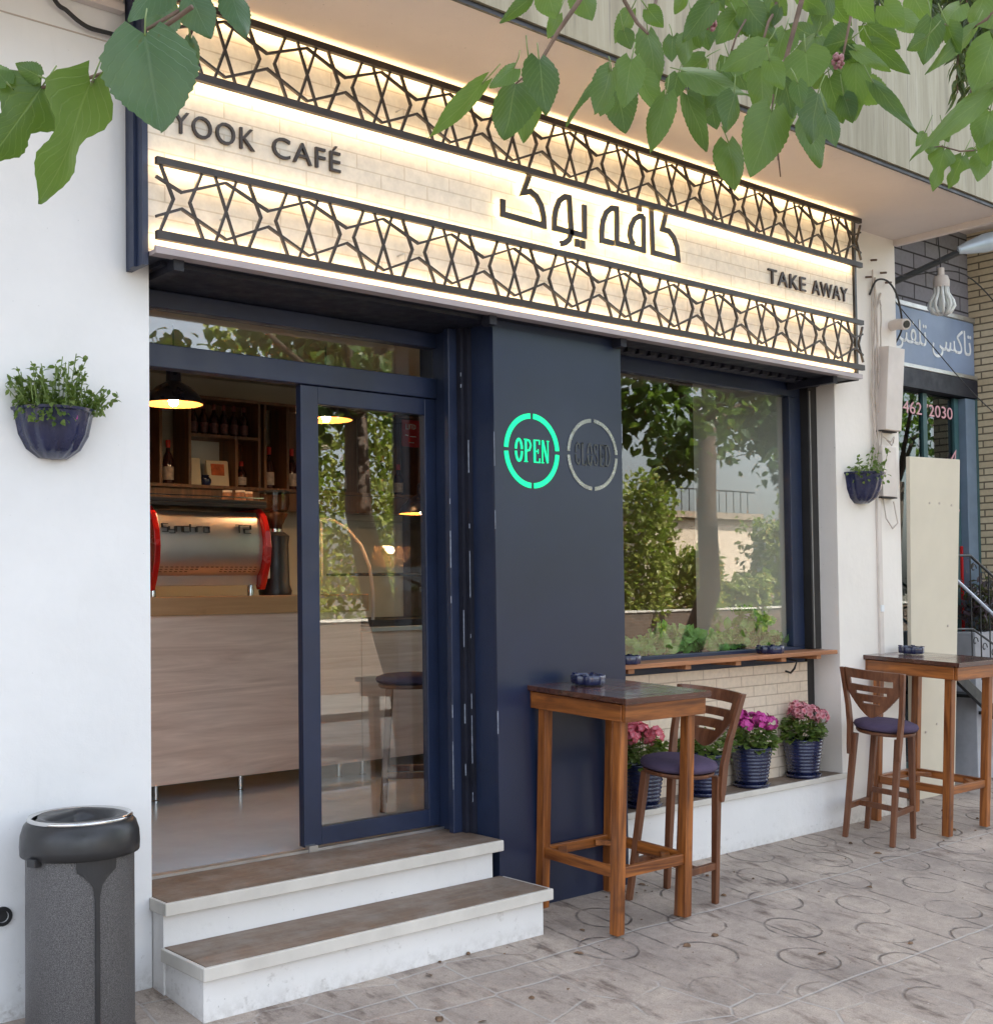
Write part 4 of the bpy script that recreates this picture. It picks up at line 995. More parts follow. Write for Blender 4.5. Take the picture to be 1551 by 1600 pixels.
def make_bottle(lab_='label', cap_='cap'):
    t = thing('bottle', '', 'bottle', local=True)
    m = MB(); m.lathe([(0, 0), (.036, 0), (.039, .006), (.039, .165), (.032, .20), (.016, .235), (.0145, .285), (0, .285)], 18); m.build('glass', M['bottle'], t, smooth='auto')
    m = MB(); m.lathe([(.0395, .03), (.0398, .032), (.0398, .125), (.0395, .127)], 18); m.build('label', M[lab_], t, smooth='auto')
    m = MB(); m.lathe([(.0155, .262), (.0165, .264), (.0165, .315), (.015, .318), (0, .318)], 14); m.build('cap', M[cap_], t, smooth='auto')
    return t
b0 = make_bottle(); first = True
spots = [(1.77, zb, 1.0, 'tall red capped bottle under the left lamp, in the first shelf box'), (2.60, zb, 1.0, 'tall red capped bottle in the narrow shelf box above the grinder'),
         (2.80, zb, 1.0, 'red capped bottle half hidden by the sliding door edge'), (2.36, zb, .62, 'short red capped bottle beside the paper coffee bag'),
         (3.26, zb, .95, 'red capped bottle seen through the door glass behind the tree reflection'), (3.66, zb, 1.0, 'red capped bottle seen through the door glass under the red poster'), (3.82, zb, .8, 'short bottle at the right end of the shelf, through the door glass')]
for x, z, s, lb in spots:
    o = b0 if first else copy_tree(b0); first = False
    o.location = (x, YS + .09, z); o.scale = (1, 1, s); tag(o, lb, 'bottle', 'bottles on the wall shelf')
M['label2'] = plain('dark_bottle_label', (.11, .035, .03), .6, var=.4, vs=30); M['cap2'] = plain('dark_red_cap', (.16, .02, .015), .45)
b1 = make_bottle('label2', 'cap2')
for k in range(6):
    o = (b1 if k == 0 else copy_tree(b1)); o.location = (1.975 + k * .083, YS + .10, 2.742); o.scale = (.85, .85, .74)
    tag(o, 'dark bottle in the row of six on the top shelf', 'bottle', 'row of dark bottles on the top shelf')
def bag(x, w_, h, lb, pr):
    t = thing('coffee_bag', lb, 'bag', (x, YS + .1, zb))
    m = MB(); y0, y1 = YS + .05, YS + .13
    m.hexa([(x - w_ / 2, y0, zb), (x + w_ / 2, y0, zb), (x + w_ / 2, y1, zb), (x - w_ / 2, y1, zb), (x - w_ / 2 - .006, y0 + .03, zb + h), (x + w_ / 2 + .004, y0 + .03, zb + h), (x + w_ / 2, y1 - .035, zb + h + .006), (x - w_ / 2, y1 - .035, zb + h + .004)])
    m.build('paper', M['bagw'], t, bevel=.01)
    if pr: m = MB(); m.hexa([(x - .055, y0 + .010, zb + .08), (x + .05, y0 + .010, zb + .08), (x + .05, y0 + .03, zb + .08), (x - .055, y0 + .03, zb + .08), (x - .055, y0 + .018, zb + .165), (x + .05, y0 + .018, zb + .165), (x + .05, y0 + .035, zb + .165), (x - .055, y0 + .035, zb + .165)]); m.build('print', M['bagp'], t)
bag(2.155, .175, .19, 'white paper coffee bag with an orange picture on the shelf', True)
bag(1.965, .10, .20, 'plain pale paper bag at the left of the blue vase', False)
m = MB(); m.lathe([(0, 0), (.03, 0), (.042, .025), (.040, .05), (.024, .068), (.028, .078), (.022, .076), (.018, .06)], 20, (2.055, YS + .07, zb)); tag(m.build('vase', M['navypot'], smooth='auto'), 'small round blue vase between the two paper bags', 'vase')
for x, y, lb in ((1.62, 2.27, 'kraft paper cup upside down, leftmost on the coffee machine'), (1.69, 2.23, 'kraft paper cup upside down, middle one on the coffee machine'), (1.815 - .03, 2.30, 'kraft paper cup upside down near the right end of the coffee machine')):
    t = thing('paper_cup', lb, 'cup', (x, y, 2.151), 'cups on the coffee machine')
    m = MB(); m.lathe([(0, .085), (.029, .085), (.040, .006), (.0, .006)], 20, (x, y, 2.151)); m.build('cup', M['cup'], t, smooth='auto')
    m = MB(); m.lathe([(.029, .078), (.031, .08), (.031, .092), (.0, .090)], 20, (x, y, 2.151)); m.build('base_rim', M['cuprim'], t, smooth='auto')
def pendant(x, y, z, lb):
    t = thing('pendant_lamp', lb, 'lamp', (x, y, z), 'pendant lamps over the counter')
    out = [(.172, .0), (.170, .012), (.150, .055), (.105, .10), (.055, .128), (.045, .135), (.043, .20), (.03, .215), (0, .215)]
    m = MB(); m.lathe(out, 36, (x, y, z)); m.build('shade', M['shade'], t, smooth='auto')
    m = MB(); m.lathe([(.170, .0005), (.147, .052), (.102, .097), (.03, .122), (0, .122)], 36, (x, y, z)); m.build('inner_shade', M['shadein'], t, smooth='auto')
    m = MB(); m.lathe([(0, -.012), (.018, -.008), (.03, .018), (.026, .045), (.014, .065), (.012, .11)], 16, (x, y, z)); m.build('bulb', M['bulb'], t, smooth=True)
    m = MB(); m.tube([(x, y, z + .21), (x, y, 3.19)], .004, 6); m.build('cord', M['cableb'], t)
pendant(1.115, 2.0, 2.715, 'dark pendant lamp glowing orange, left in the open doorway'); pendant(2.195, 2.0, 2.705, 'dark pendant lamp behind the top of the sliding door glass'); pendant(2.99, 2.0, 2.12, 'low pendant lamp behind the right edge of the door glass')
rp = thing('red_poster', 'small red poster with white marks fixed to the wall shelf', 'poster', (3.88, YS, 2.765))
B('sheet', 'redposter', rp, (3.79, 3.965, YS - .010, YS - .004, 2.765, 2.985))
m = MB()
for s_ in ([(3.83, 2.95), (3.83, 2.91), (3.855, 2.91), (3.855, 2.95)], [(3.87, 2.91), (3.87, 2.95), (3.89, 2.95), (3.89, 2.91)], [(3.905, 2.91), (3.905, 2.95), (3.925, 2.94), (3.925, 2.92), (3.905, 2.91)], [(3.82, 2.86), (3.85, 2.855)], [(3.87, 2.85), (3.93, 2.85)], [(3.86, 2.80), (3.91, 2.80)]): m.ribbon(s_, .006, YS - .0125, YS - .0105)
m.build('marks', M['paintw'], rp)
M['caseglass'] = glass('case_glass', f0=.02, amp=.4)
dc = thing('display_case', 'curved glass display case at the right end of the counter', 'display case', (2.98, 2.35, 1.353))
crv = [(2.60, 2.10), (2.45, 2.085), (2.28, 2.02), (2.12, 1.90), (2.02, 1.75), (1.985, 1.58), (1.99, 1.40)]
for x in (2.545, 3.52):
    m = MB(); m.tube([(x, y, z) for y, z in crv], .011, 8); m.tube([(x, 2.60, 2.10), (x, 2.60, 1.36)], .011, 8); m.build('frame', M['pvc'], dc)
m = MB()
for (y0, z0), (y1, z1) in zip(crv, crv[1:]): m.quad((2.55, y0, z0), (3.515, y0, z0), (3.515, y1, z1), (2.55, y1, z1))
m.build('curved_glass', M['caseglass'], dc, smooth=True)
B('base', 'dark', dc, (2.53, 3.535, 1.98, 2.62, 1.354, 1.40)); B('rack', 'dark', dc, (2.57, 3.5, 2.15, 2.58, 1.70, 1.715))

# plants inside the window
px_ = thing('window_planter', 'low row of green plants behind the lower edge of the cafe window', 'planter box', (3.9, .43, 1.08))
B('trough', 'dark', px_, (2.85, 4.68, .335, .50, 1.085, 1.19)); B('stand', 'dark', px_, (2.9, 4.65, .345, .49, .367, 1.084))
random.seed(31); m = MB()
for k in range(900):
    x = random.uniform(2.84, 4.69); hh = .10 + .05 * math.sin(x * 9) + (.09 if 4.35 < x < 4.58 else 0)
    p = Vector((x, random.uniform(.275, .46), 1.185 + max(.02, hh) * random.random()))
    small_leaf(m, p, Vector((random.gauss(0, .7), random.uniform(-1, .2), random.uniform(.1, .9))), random.uniform(.05, .085), random.uniform(.045, .075), (random.gauss(0, .4), -1, .5))
m.build('foliage', M['leafbright'], px_)

# ================================================================== COLUMN SERVICES
cp = thing('wall_conduit', 'cream plastic conduit and junction covers with loose cables on the column', 'conduit', (5.45, -.03, 1.0))
B('trunking', 'pvc', cp, (5.385, 5.43, -.020, -.001, .95, 2.52), bevel=.002)
m = MB(); m.hexa([(5.40, -.085, 2.66), (5.60, -.085, 2.66), (5.62, -.001, 2.66), (5.40, -.001, 2.66), (5.44, -.10, 3.24), (5.645, -.10, 3.24), (5.665, -.001, 3.25), (5.44, -.001, 3.25)]); m.build('meter_cover', M['pvc'], cp, bevel=.004)
m = MB(); m.hexa([(5.40, -.055, 2.20), (5.58, -.055, 2.20), (5.58, -.001, 2.20), (5.40, -.001, 2.20), (5.40, -.055, 2.55), (5.58, -.055, 2.55), (5.58, -.001, 2.55), (5.40, -.001, 2.55)]); m.build('lower_cover', M['pvc'], cp, bevel=.004)
B('cover_lip', 'dark', cp, (5.395, 5.60, -.05, -.002, 2.652, 2.6595), (5.395, 5.585, -.05, -.002, 2.19, 2.1985))
m = MB(); random.seed(4)
for k in range(5):
    x = 5.30 + .02 * k; p = [(x + .10 + random.gauss(0, .02), -.012, 3.78 - .05 * k), (x + .05 + random.gauss(0, .02), -.025, 3.5), (x + .05 + random.gauss(0, .025), -.03, 3.2), (x + .05 + random.gauss(0, .03), -.022, 2.9), (x + .04 + random.gauss(0, .015), -.03, 2.62), (x + .03 + random.gauss(0, .02), -.02, 2.4), (x + .06 + random.gauss(0, .02), -.012, 2.15)]
    q = []
    for a, b in zip(p, p[1:]):
        for s_ in range(4): q.append(Vector(a).lerp(Vector(b), s_ / 4) + Vector((random.gauss(0, .004), 0, 0)))
    m.tube(q, .0075 if k % 2 else .0055, 6)
m.tube([(5.47, -.02, 2.62), (5.50, -.06, 2.58), (5.56, -.05, 2.62), (5.58, -.03, 2.58), (5.53, -.05, 2.56), (5.50, -.03, 2.6)], .005, 6)
m.tube([(5.47, -.01, 2.19), (5.47, -.03, 2.05), (5.55, -.03, 1.98), (5.60, -.04, 2.02), (5.57, -.03, 2.17)], .005, 6)
m.build('cables', M['cable'], cp)
B('clip', 'paintw', cp, (5.392, 5.425, -.028, -.0205, 1.405, 1.45))
m = MB(); 
for x, z in ((5.40, 3.85), (5.52, 3.78), (5.58, 3.72), (5.33, 3.72)): m.tube([(x, -.0, z), (x - .01, -.05, z - .01)], .008, 6)
m.build('anchor', M['twig'], cp)
cc = thing('security_camera', 'short tubular camera with a dark lens on the column above the meter cover', 'camera', (5.64, -.05, 3.42))
m = MB(); m.tube([(5.64, -.0, 3.42), (5.62, -.06, 3.42), (5.585, -.15, 3.40)], .038, 16); m.build('body', M['pvc'], cc, smooth='auto')
m = MB(); m.tube([(5.586, -.1475, 3.4005), (5.583, -.156, 3.399)], .026, 16); m.build('lens', M['plastic'], cc)
def smooth_path(p, n=8):
    p = [Vector(q) for q in p]; o = []
    for k in range(len(p) - 1):
        a, b, c, d = p[max(k - 1, 0)], p[k], p[k + 1], p[min(k + 2, len(p) - 1)]
        for j in range(n):
            t = j / n; o.append(.5 * ((2 * b) + (c - a) * t + (2 * a - 5 * b + 4 * c - d) * t * t + (3 * b - a - 3 * c + d) * t ** 3))
    return o + [p[-1]]
m = MB(); m.tube(smooth_path([(5.36, -.008, 3.60), (5.40, -.04, 3.70), (5.50, -.07, 3.70), (5.62, -.07, 3.60), (5.78, -.0, 3.42), (5.98, .2, 3.30), (6.2, .31, 3.12)]), .007, 6)
m.tube([(5.72, .05, 3.75), (5.8, .1, 3.5), (5.82, .2, 3.35), (5.78, .25, 3.2)], .006, 6)
m.tube(smooth_path([(5.72, .1, 4.02), (6.2, .25, 3.92), (6.9, .1, 4.0), (7.6, .0, 3.55), (8.1, -.05, 3.0)]), .005, 6); m.tube(smooth_path([(5.9, .3, 3.9), (6.4, .2, 3.5), (7.1, .12, 3.05), (7.8, .05, 2.75)]), .004, 6)
tag(m.build('loose_cable', M['cableb']), 'black loose cables drooping from the column across the neighbouring shop', 'cable')

# ================================================================== NEIGHBOURING SHOP
nb = thing('neighbour_shop', 'small shop front with grey slab wall and dark glazing past the column', 'building', (6.8, .6, 0))
B('slab_wall', 'slate', nb, (5.735, 7.72, .50, .70, 3.74, 4.95))
B('upper_shade_wall', 'column', nb, (5.745, 24, .72, 8, 4.95, 9.0)); B('soffit', 'soffit', nb, (5.745, 9.6, -.62, .71, 4.55, 4.66))  # upper block is unseen, added this long and high to shade the pavement
B('side_wall', 'column', nb, (5.50, 5.70, .71, 5, -.2, 4.0))
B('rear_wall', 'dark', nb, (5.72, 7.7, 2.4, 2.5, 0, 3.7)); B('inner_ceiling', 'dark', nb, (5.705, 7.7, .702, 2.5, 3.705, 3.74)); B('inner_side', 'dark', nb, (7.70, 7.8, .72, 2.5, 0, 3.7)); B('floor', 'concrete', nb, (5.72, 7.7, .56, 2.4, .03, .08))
B('shutter_box', 'navydark', nb, (5.735, 7.69, .43, .70, 3.14, 3.29)); B('lintel', 'dark', nb, (5.735, 7.70, .56, .70, 3.0, 3.74))
B('shop_frame', 'teal', nb, (5.735, 5.80, .50, .56, .1, 3.14), (6.93, 6.99, .50, .56, .1, 3.13), (7.42, 7.49, .50, .56, .1, 3.13), (5.80, 7.42, .51, .55, .1, .2))
B('door_post', 'bluefr', nb, (7.50, 7.66, .44, .56, .1, 3.13), bevel=.004)
B('shop_glass', 'glassn', nb, (5.80, 6.93, .52, .526, .2, 3.135), (6.99, 7.42, .52, .526, .2, 3.135))
B('pillar', 'pbrick', nb, (7.70, 9.30, .20, .718, -.1, 4.94)); B('pillar_edge', 'teal', nb, (7.665, 7.698, .44, .50, .02, 3.27))
text('phone_number', '02634346272030', 6.06, 7.40, 2.95, .10, .505, 'pinkp', nb, .004)
m = MB()
for z in (2.62, 2.25): m.ribbon([(7.36, z), (7.43, z + .07), (7.41, z - .02), (7.46, z - .05), (7.41, z - .14)], .014, .497, .503)
m.build('window_mark', M['pinkp'], nb); B('door_strip', 'red', nb, (7.46, 7.485, .485, .4995, 1.1, 1.9))
ts = thing('taxi_sign', 'faded blue shop sign with white Persian lettering over the neighbouring shop', 'sign', (6.8, .4, 3.28))
B('sign_box', 'taxiblue', ts, (5.74, 7.69, .455, .498, 3.33, 3.78)); B('trim', 'alu', ts, (5.74, 7.695, .43, .497, 3.295, 3.329), (5.74, 7.695, .44, .497, 3.781, 3.82), bevel=.004)
text('lettering', '\uFE8D\uFEDF \uFEF0\uFEE8\uFED4\uFEE0\uFE97 \uFEF0\uFEB4\uFEDB\uFE8E\uFE97', 6.22, 7.64, 3.495, .205, .4535, 'paintw', ts, .006)
# beige board set square to the sloping pavement
bl, br_ = on(1425.5, 1252, 'y', .13), on(1491.5, 1240, 'y', .13); tl_, tr_ = on(1421, 713, 'y', -.085), on(1499.5, 718, 'y', -.085)
m = MB(); dy = Vector((0, .03, 0)); zl_, zr_ = gz(.13), gz(.13)
m.hexa([(bl.x, .13, zl_), (br_.x, .13, zr_), (br_.x, .16, zr_), (bl.x, .16, zl_), tuple(tl_), tuple(tr_), tuple(tr_ + dy), tuple(tl_ + dy)])
bd = m.build('tall_board', M['board'], bevel=.002); tag(bd, 'tall plain beige board standing on the pavement behind the far bar table', 'board')
m = MB()
for fx_, fz_ in ((.38, .87), (.58, .87), (.83, .865), (.78, .51), (.3, .2), (.55, .22), (.12, .06)):
    p = bl.lerp(br_, fx_).lerp(tl_.lerp(tr_, fx_), fz_); m.box(p.x - .008, p.x + .008, p.y - .004, p.y + .004, p.z - .008, p.z + .008)
q = m.build('screw', M['cable']); q.parent = bd; q.location = Vector(q.location) - Vector(bd.location)
m = MB(); p_ = [on(u, v, 'y', -.03) for u, v in ((60, -60), (86, 0), (104, 16), (122, 32), (140, 43), (165, 50), (205, 60))]; m.tube(smooth_path(p_), .009, 7)
tag(m.build('wall_cable', M['cableb']), 'black cable hanging across the white wall beside the upper left end of the sign', 'cable')
# lamps on the neighbour
wl = thing('wall_lamp', 'grey street lamp on a dark arm above the neighbouring shop sign', 'lamp', (6.2, .45, 3.7))
B('bracket', 'teal', wl, (6.14, 6.20, .43, .498, 3.72, 4.12)); m = MB(); m.tube([(6.17, .43, 3.84), (6.5, .28, 4.0), (6.78, .12, 4.15), (6.95, 0, 4.22)], .024, 8); m.build('arm', M['ironw'], wl, smooth='auto')
m = MB(); m.lathe([(0, 0), (.03, .01), (.05, .09), (.075, .24), (.07, .38), (.03, .46), (0, .47)], 20, (0, 0, 0), sy=.55)
MM = Matrix.Translation((6.78, .10, 4.17)) @ Matrix.Rotation(math.radians(-32), 4, 'Z') @ Matrix.Rotation(math.radians(74), 4, 'Y')
m.v = [MM @ p for p in m.v]; m.build('lamp_head', M['lampm'], wl, smooth='auto')
hb = thing('hanging_bulb', 'large white spiral bulb hanging in front of the slab wall', 'lamp', (6.62, .15, 3.66))
m = MB()
for k in range(10):
    a = k * 2 * PI / 10; m.tube([(6.62 + r * math.cos(a), .15 + r * math.sin(a), z) for r, z in ((.045, 3.88), (.05, 3.82), (.085, 3.76), (.095, 3.72), (.07, 3.68), (.03, 3.665))], .013, 7)
m.build('spiral_tube', M['spiral'], hb, smooth=True)
m = MB(); m.lathe([(0, 3.87), (.06, 3.87), (.062, 3.92), (.05, 3.955), (.025, 3.965), (.025, 4.02), (0, 4.02)], 18, (6.62, .15, 0)); m.build('holder', M['pvc'], hb, smooth='auto')
m = MB(); m.tube([(6.62, .15, 4.01), (6.60, .16, 4.3), (6.62, .15, 4.549)], .005, 5); m.build('cord', M['cableb'], hb)
# stair with iron rails
sr = thing('iron_staircase', 'iron railed steps rising to the neighbouring shop by the brick pillar', 'staircase', (7.2, .2, 0))
YR = .10
def yr(u, v): return on(u, v, 'y', YR)
def rail(p, r, mt_, nm):
    a, b_, c = [yr(*q) for q in p]; d = b_ + (c - b_) * 3.2
    m = MB(); m.tube([a, b_, d], r, 8); m.build(nm, M[mt_], sr, smooth='auto')
rail(((1490, 868), (1515, 868), (1551, 901)), .011, 'ironw', 'handrail'); rail(((1470, 885), (1500, 912), (1551, 960)), .013, 'raild', 'handrail'); rail(((1490, 983), (1519, 983), (1551, 1006)), .009, 'ironw', 'lower_rail')
s0, s1_ = yr(1484, 1046), yr(1551, 1112); s2_ = s0 + (s1_ - s0) * 2.2
m = MB(); m.beam(s0, s2_, .035, .085); m.build('stringer', M['ironw'], sr); m = MB(); m.beam(s0 + Vector((0, .36, 0)), s2_ + Vector((0, .36, 0)), .035, .085); m.build('stringer', M['ironw'], sr)
for k in range(5):
    p = s0.lerp(s2_, .12 + k * .19); B('stair_tread', 'ironw', sr, (p.x - .10, p.x + .12, YR + .02, YR + .34, p.z + .01, p.z + .035))
for k in range(7):
    f = k / 6.; top = yr(1515, 868).lerp(yr(1551, 901), f * 2.4); mid = yr(1519, 983).lerp(yr(1551, 1006), f * 2.4)
    m = MB(); m.tube([(top.x, YR, mid.z - .35), (top.x, YR, top.z)], .006, 6); x = top.x + .05
    for zc, s_ in ((top.z - .10, 1), (top.z - .26, -1), (mid.z - .10, 1), (mid.z - .25, -1)):
        m.tube([(x + (.045 - .004 * q) * math.cos(s_ * q * .6), YR, zc + (.045 - .004 * q) * math.sin(s_ * q * .6)) for q in range(10)], .0045, 5)
    m.build('scrollwork', M['ironw'], sr)
sp = thing('plum_shrub', 'dark plum leaved shrub in a pale stone box behind the iron railing', 'shrub', (7.5, .34, .02)); m = MB(); random.seed(12)
for k in range(420):
    p = Vector((7.42 + random.uniform(-.2, .27), .30 + random.uniform(-.1, .12), 1.40 + random.gauss(0, .11))); small_leaf(m, p, rdir(), random.uniform(.045, .09), random.uniform(.028, .045))
m.build('foliage', M['leafplum'], sp)
B('planter_box', 'concrete', sp, (7.10, 7.69, .20, .43, .03, 1.20), bevel=.006)

# ================================================================== STREET TREES, FOREGROUND MULBERRY LEAVES
def crown(m, c, rad, n, size, seed, clumps=16, skip=None):
    random.seed(seed); cs = []
    for k in range(clumps):
        d = rdir(); cs.append((Vector(c) + Vector((d.x * rad[0], d.y * rad[1], d.z * rad[2])) * random.random() ** .45, random.uniform(.35, .75)))
    for k in range(n):
        q, r = random.choice(cs); p = q + rdir() * r * random.random() ** .5
        if skip and skip(p): continue
        d = rdir(-.4); small_leaf(m, p, d, size * random.uniform(.7, 1.3), size * random.uniform(.55, .95))
def street_tree(x, y, z0, path, lab, cc, rad, n, seed, limbs=(), skip=None, size=.15):
    t = thing('street_tree', lab, 'tree', (x, y, z0), 'kerbside trees')
    m = MB(); m.tube([(x + a, y + b, z0 + c) for a, b, c, r in path], [r for a, b, c, r in path], 12); m.build('trunk', M['bark'], t, smooth=True)
    m = MB(); e = Vector((x + path[-1][0], y + path[-1][1], z0 + path[-1][2])); random.seed(seed)
    for k in range(7):
        d = rdir(.6); q = Vector(cc) + Vector((d.x * rad[0], d.y * rad[1], d.z * rad[2])) * .75; m.tube([e, e.lerp(q, .5) + rdir() * .15 + Vector((0, 0, .15)), q], [.05, .03, .012], 6)
    for l in limbs: m.tube([p[:3] for p in l], [p[3] for p in l], 7)
    m.build('limb', M['bark'], t, smooth=True)
    m = MB(); crown(m, cc, rad, n, size, seed + 1, skip=skip); m.build('crown', M['leaf'], t)
    return t
# nothing of the near crown may hang into the view: keep it above the upper frame edge
def in_view(p):
    d = p - CAM_P; z = d.dot(CF)
    if z < .1: return False
    u = PX + FPX * d.dot(CR) / z; v = PY - FPX * d.dot(CU) / z
    return -80 < u < 1640 and v > -60
ZT = SLOPE * -4.5
near_limbs = [[(-3.1, -5.85, 2.5, .065), (-2.4, -5.2, 3.0, .05), (-1.5, -4.3, 3.15, .035), (-.95, -3.7, 3.1, .022), (-.62, -3.25, 3.05, .012)],
              [(-3.1, -5.85, 2.5, .055), (-2.7, -5.0, 2.95, .04), (-2.1, -4.2, 2.95, .028), (-1.8, -3.75, 2.85, .016), (-1.72, -3.45, 2.72, .008)],
              [(-2.4, -5.2, 3.0, .045), (-1.3, -4.6, 3.3, .035), (-.4, -3.9, 3.25, .022), (-.1, -3.4, 3.1, .012), (-.2, -3.1, 3.0, .008)]]
street_tree(-3.2, -6.0 + .45, SLOPE * -5.55, [(0, 0, 0, .15), (.02, -.05, .9, .13), (-.02, -.15, 1.9, .11), (.08, -.28, 3.1, .09)], 'mulberry tree at the kerb whose leafy branches hang across the top of the view', (-2.4, -5.4, 4.7), (2.2, 1.5, 1.1), 2600, 3, near_limbs, in_view)
street_tree(4.9, -4.5, ZT, [(.45, 0, 0, .19), (.30, .02, 1.0, .17), (-.05, .05, 1.9, .15), (-.25, 0, 2.8, .13), (-.2, -.1, 3.8, .11)], 'kerbside tree mirrored in the sliding door glass', (5.0, -5.0, 3.95), (2.6, 1.9, 1.6), 3600, 5, (), in_view)
street_tree(9.6, -4.5, ZT, [(-.55, 0, 0, .17), (-.35, .02, 1.1, .15), (.1, .05, 2.0, .13), (.12, 0, 3.0, .12), (.3, -.1, 4.0, .1)], 'kerbside tree with a bent trunk mirrored in the cafe window', (9.3, -5.0, 4.15), (2.7, 1.9, 1.6), 3600, 8, (), in_view)
street_tree(14.8, -4.6, ZT, [(0, 0, 0, .17), (.1, 0, 1.5, .14), (.35, .05, 3.6, .1)], 'kerbside tree farther down the street mirrored in the cafe window', (14.6, -5.2, 4.4), (2.6, 2.0, 1.5), 2600, 9, (), in_view)

# individual leaves: (base u, v, tip u, v, width px), all on twigs of the mulberry
def leafset(name, lab, rows, dist, mat_, seed, jitter=.12, twigs=(), fruits=(), width_k=1.):
    random.seed(seed); t = thing(name, lab, 'branch', tuple(far(rows[0][0], rows[0][1], dist)), None)
    m = MB(); tw = MB()
    for r in rows:
        bu, bv, tu, tv, wd = r[:5]; dd = dist * (1 + (r[5] if len(r) > 5 else random.uniform(-jitter, jitter)))
        tilt_ = random.uniform(-.25, .12); a = far(bu, bv, dd); ln = math.hypot(tu - bu, tv - bv) / FPX * dd
        b = far(tu, tv, dd + tilt_ * ln); face = (-ray((bu + tu) / 2, (bv + tv) / 2)).normalized() + rdir() * .62 + Vector((0, 0, .2))
        add_leaf(m, a, b, wd / FPX * dd * 1.08 * width_k, face, random.uniform(.05, .4), random.uniform(-.02, .16), random.uniform(.035, .075), lobes=len(r) > 6, cord=.16)
        # petiole back towards the nearest twig, upwards
        bk = (a - b).normalized(); up = a + bk * random.uniform(.02, .035) + Vector((random.uniform(-.012, .012), random.uniform(-.01, .01), random.uniform(.0, .018))); tw.tube([a + (b - a) * .02, a.lerp(up, .5) + bk * .003, up], [.0013, .0011, .001], 5)
    m.build('leaves', M[mat_], t, smooth=True); tw.build('petioles', M['stem'], t, smooth=True)
    tg = MB()
    for pth in twigs:
        tg.tube([far(u, v, dist * (1 + k)) for u, v, k, r in pth], [r for u, v, k, r in pth], 7)
    if twigs: tg.build('twig', M['twig'], t, smooth=True)
    if fruits:
        f = MB()
        for u, v, k in fruits:
            c = far(u, v, dist * (1 + k))
            for q in range(34):
                d = rdir(); n0 = len(f.v); f.lathe([(0, -.0042), (.0036, -.002), (.0036, .002), (0, .0042)], 6, c + Vector((d.x * .0085, d.y * .0085, d.z * .013)))
        f.build('fruit', M['fruit'], t, smooth=True)
    return t
M['fruit'] = plain('unripe_mulberry', (.32, .14, .15), .45, var=.3)
leafset('leafy_branch', 'big drooping mulberry leaves at the upper left over the sign corner',
  [(226, 52, 250, 200, 152, .0), (262, -34, 200, 34, 66, .05), (300, 0, 330, 58, 60, .04), (362, -8, 386, 56, 50, .06), (298, 62, 304, 120, 26, .09), (262, 5, 240, 60, 60, .10)], 1.45, 'leafblue', 41,
  twigs=[[(240, -160, .1, .006), (262, -60, .05, .005), (290, 10, .05, .003), (228, 46, .01, .002)], [(290, 10, .05, .003), (365, -15, .06, .002)]])
leafset('leafy_branch', 'pair of lobed mulberry leaves at the far left edge above the herbs',
  [(143, 130, 78, 321, 92, .0, 1), (64, 138, -20, 255, 92, .03, 1), (60, 118, 22, 98, 34, .02), (10, 128, -20, 92, 40, .02)], 1.5, 'leaf', 42, .02,
  twigs=[[(300, 10, -.03, .003), (230, 60, .0, .003), (165, 113, .02, .0026), (120, 127, .02, .0022), (66, 136, .03, .002), (0, 126, .03, .0016)], [(165, 115, .02, .002), (143, 128, 0., .0016)]])
leafset('leafy_branch', 'mulberry sprig hanging in front of the upper lattice in the middle',
  [(754, 130, 672, 217, 36), (806, 132, 786, 218, 82, -.02), (824, 138, 816, 222, 50, .03), (803, 106, 764, 137, 36), (842, 95, 855, 177, 60), (826, 94, 834, 120, 20), (925, 132, 880, 189, 17), (955, 110, 932, 177, 46), (965, 140, 976, 208, 58, .02), (986, 94, 974, 168, 52, -.03),
   (985, 16, 962, 66, 30), (974, 48, 986, 76, 30), (1012, 52, 1028, 136, 52), (1040, 150, 1011, 234, 48), (826, -2, 782, 36, 24), (850, -24, 868, 29, 60), (872, 22, 858, 58, 24), (905, -14, 925, 31, 46), (1012, 14, 1036, 42, 30), (1000, 118, 1030, 182, 44, .05), (948, 150, 938, 182, 30)], 2.15, 'leaf', 43,
  twigs=[[(960, -90, .02, .005), (905, 0, .0, .0045), (872, 48, .0, .004), (842, 100, .0, .003), (824, 126, 0., .0025)], [(985, -80, .03, .005), (975, 0, .02, .004), (996, 36, .02, .0035), (1012, 52, .0, .0025)], [(842, 100, 0, .002), (806, 130, -.02, .0015)], [(1040, -60, .05, .004), (1022, 10, .03, .003), (1012, 30, .02, .002)]], fruits=[(836, 130, -.01)])
random.seed(64); EXTRA = []
for k in range(30):
    u, v = random.uniform(1050, 1345), random.uniform(-25, 150); a = random.gauss(1.57, .75); ln = random.uniform(30, 62); EXTRA.append((u, v, u + ln * math.cos(a), v + ln * math.sin(a), ln * random.uniform(.7, .95), random.uniform(.0, .16)))
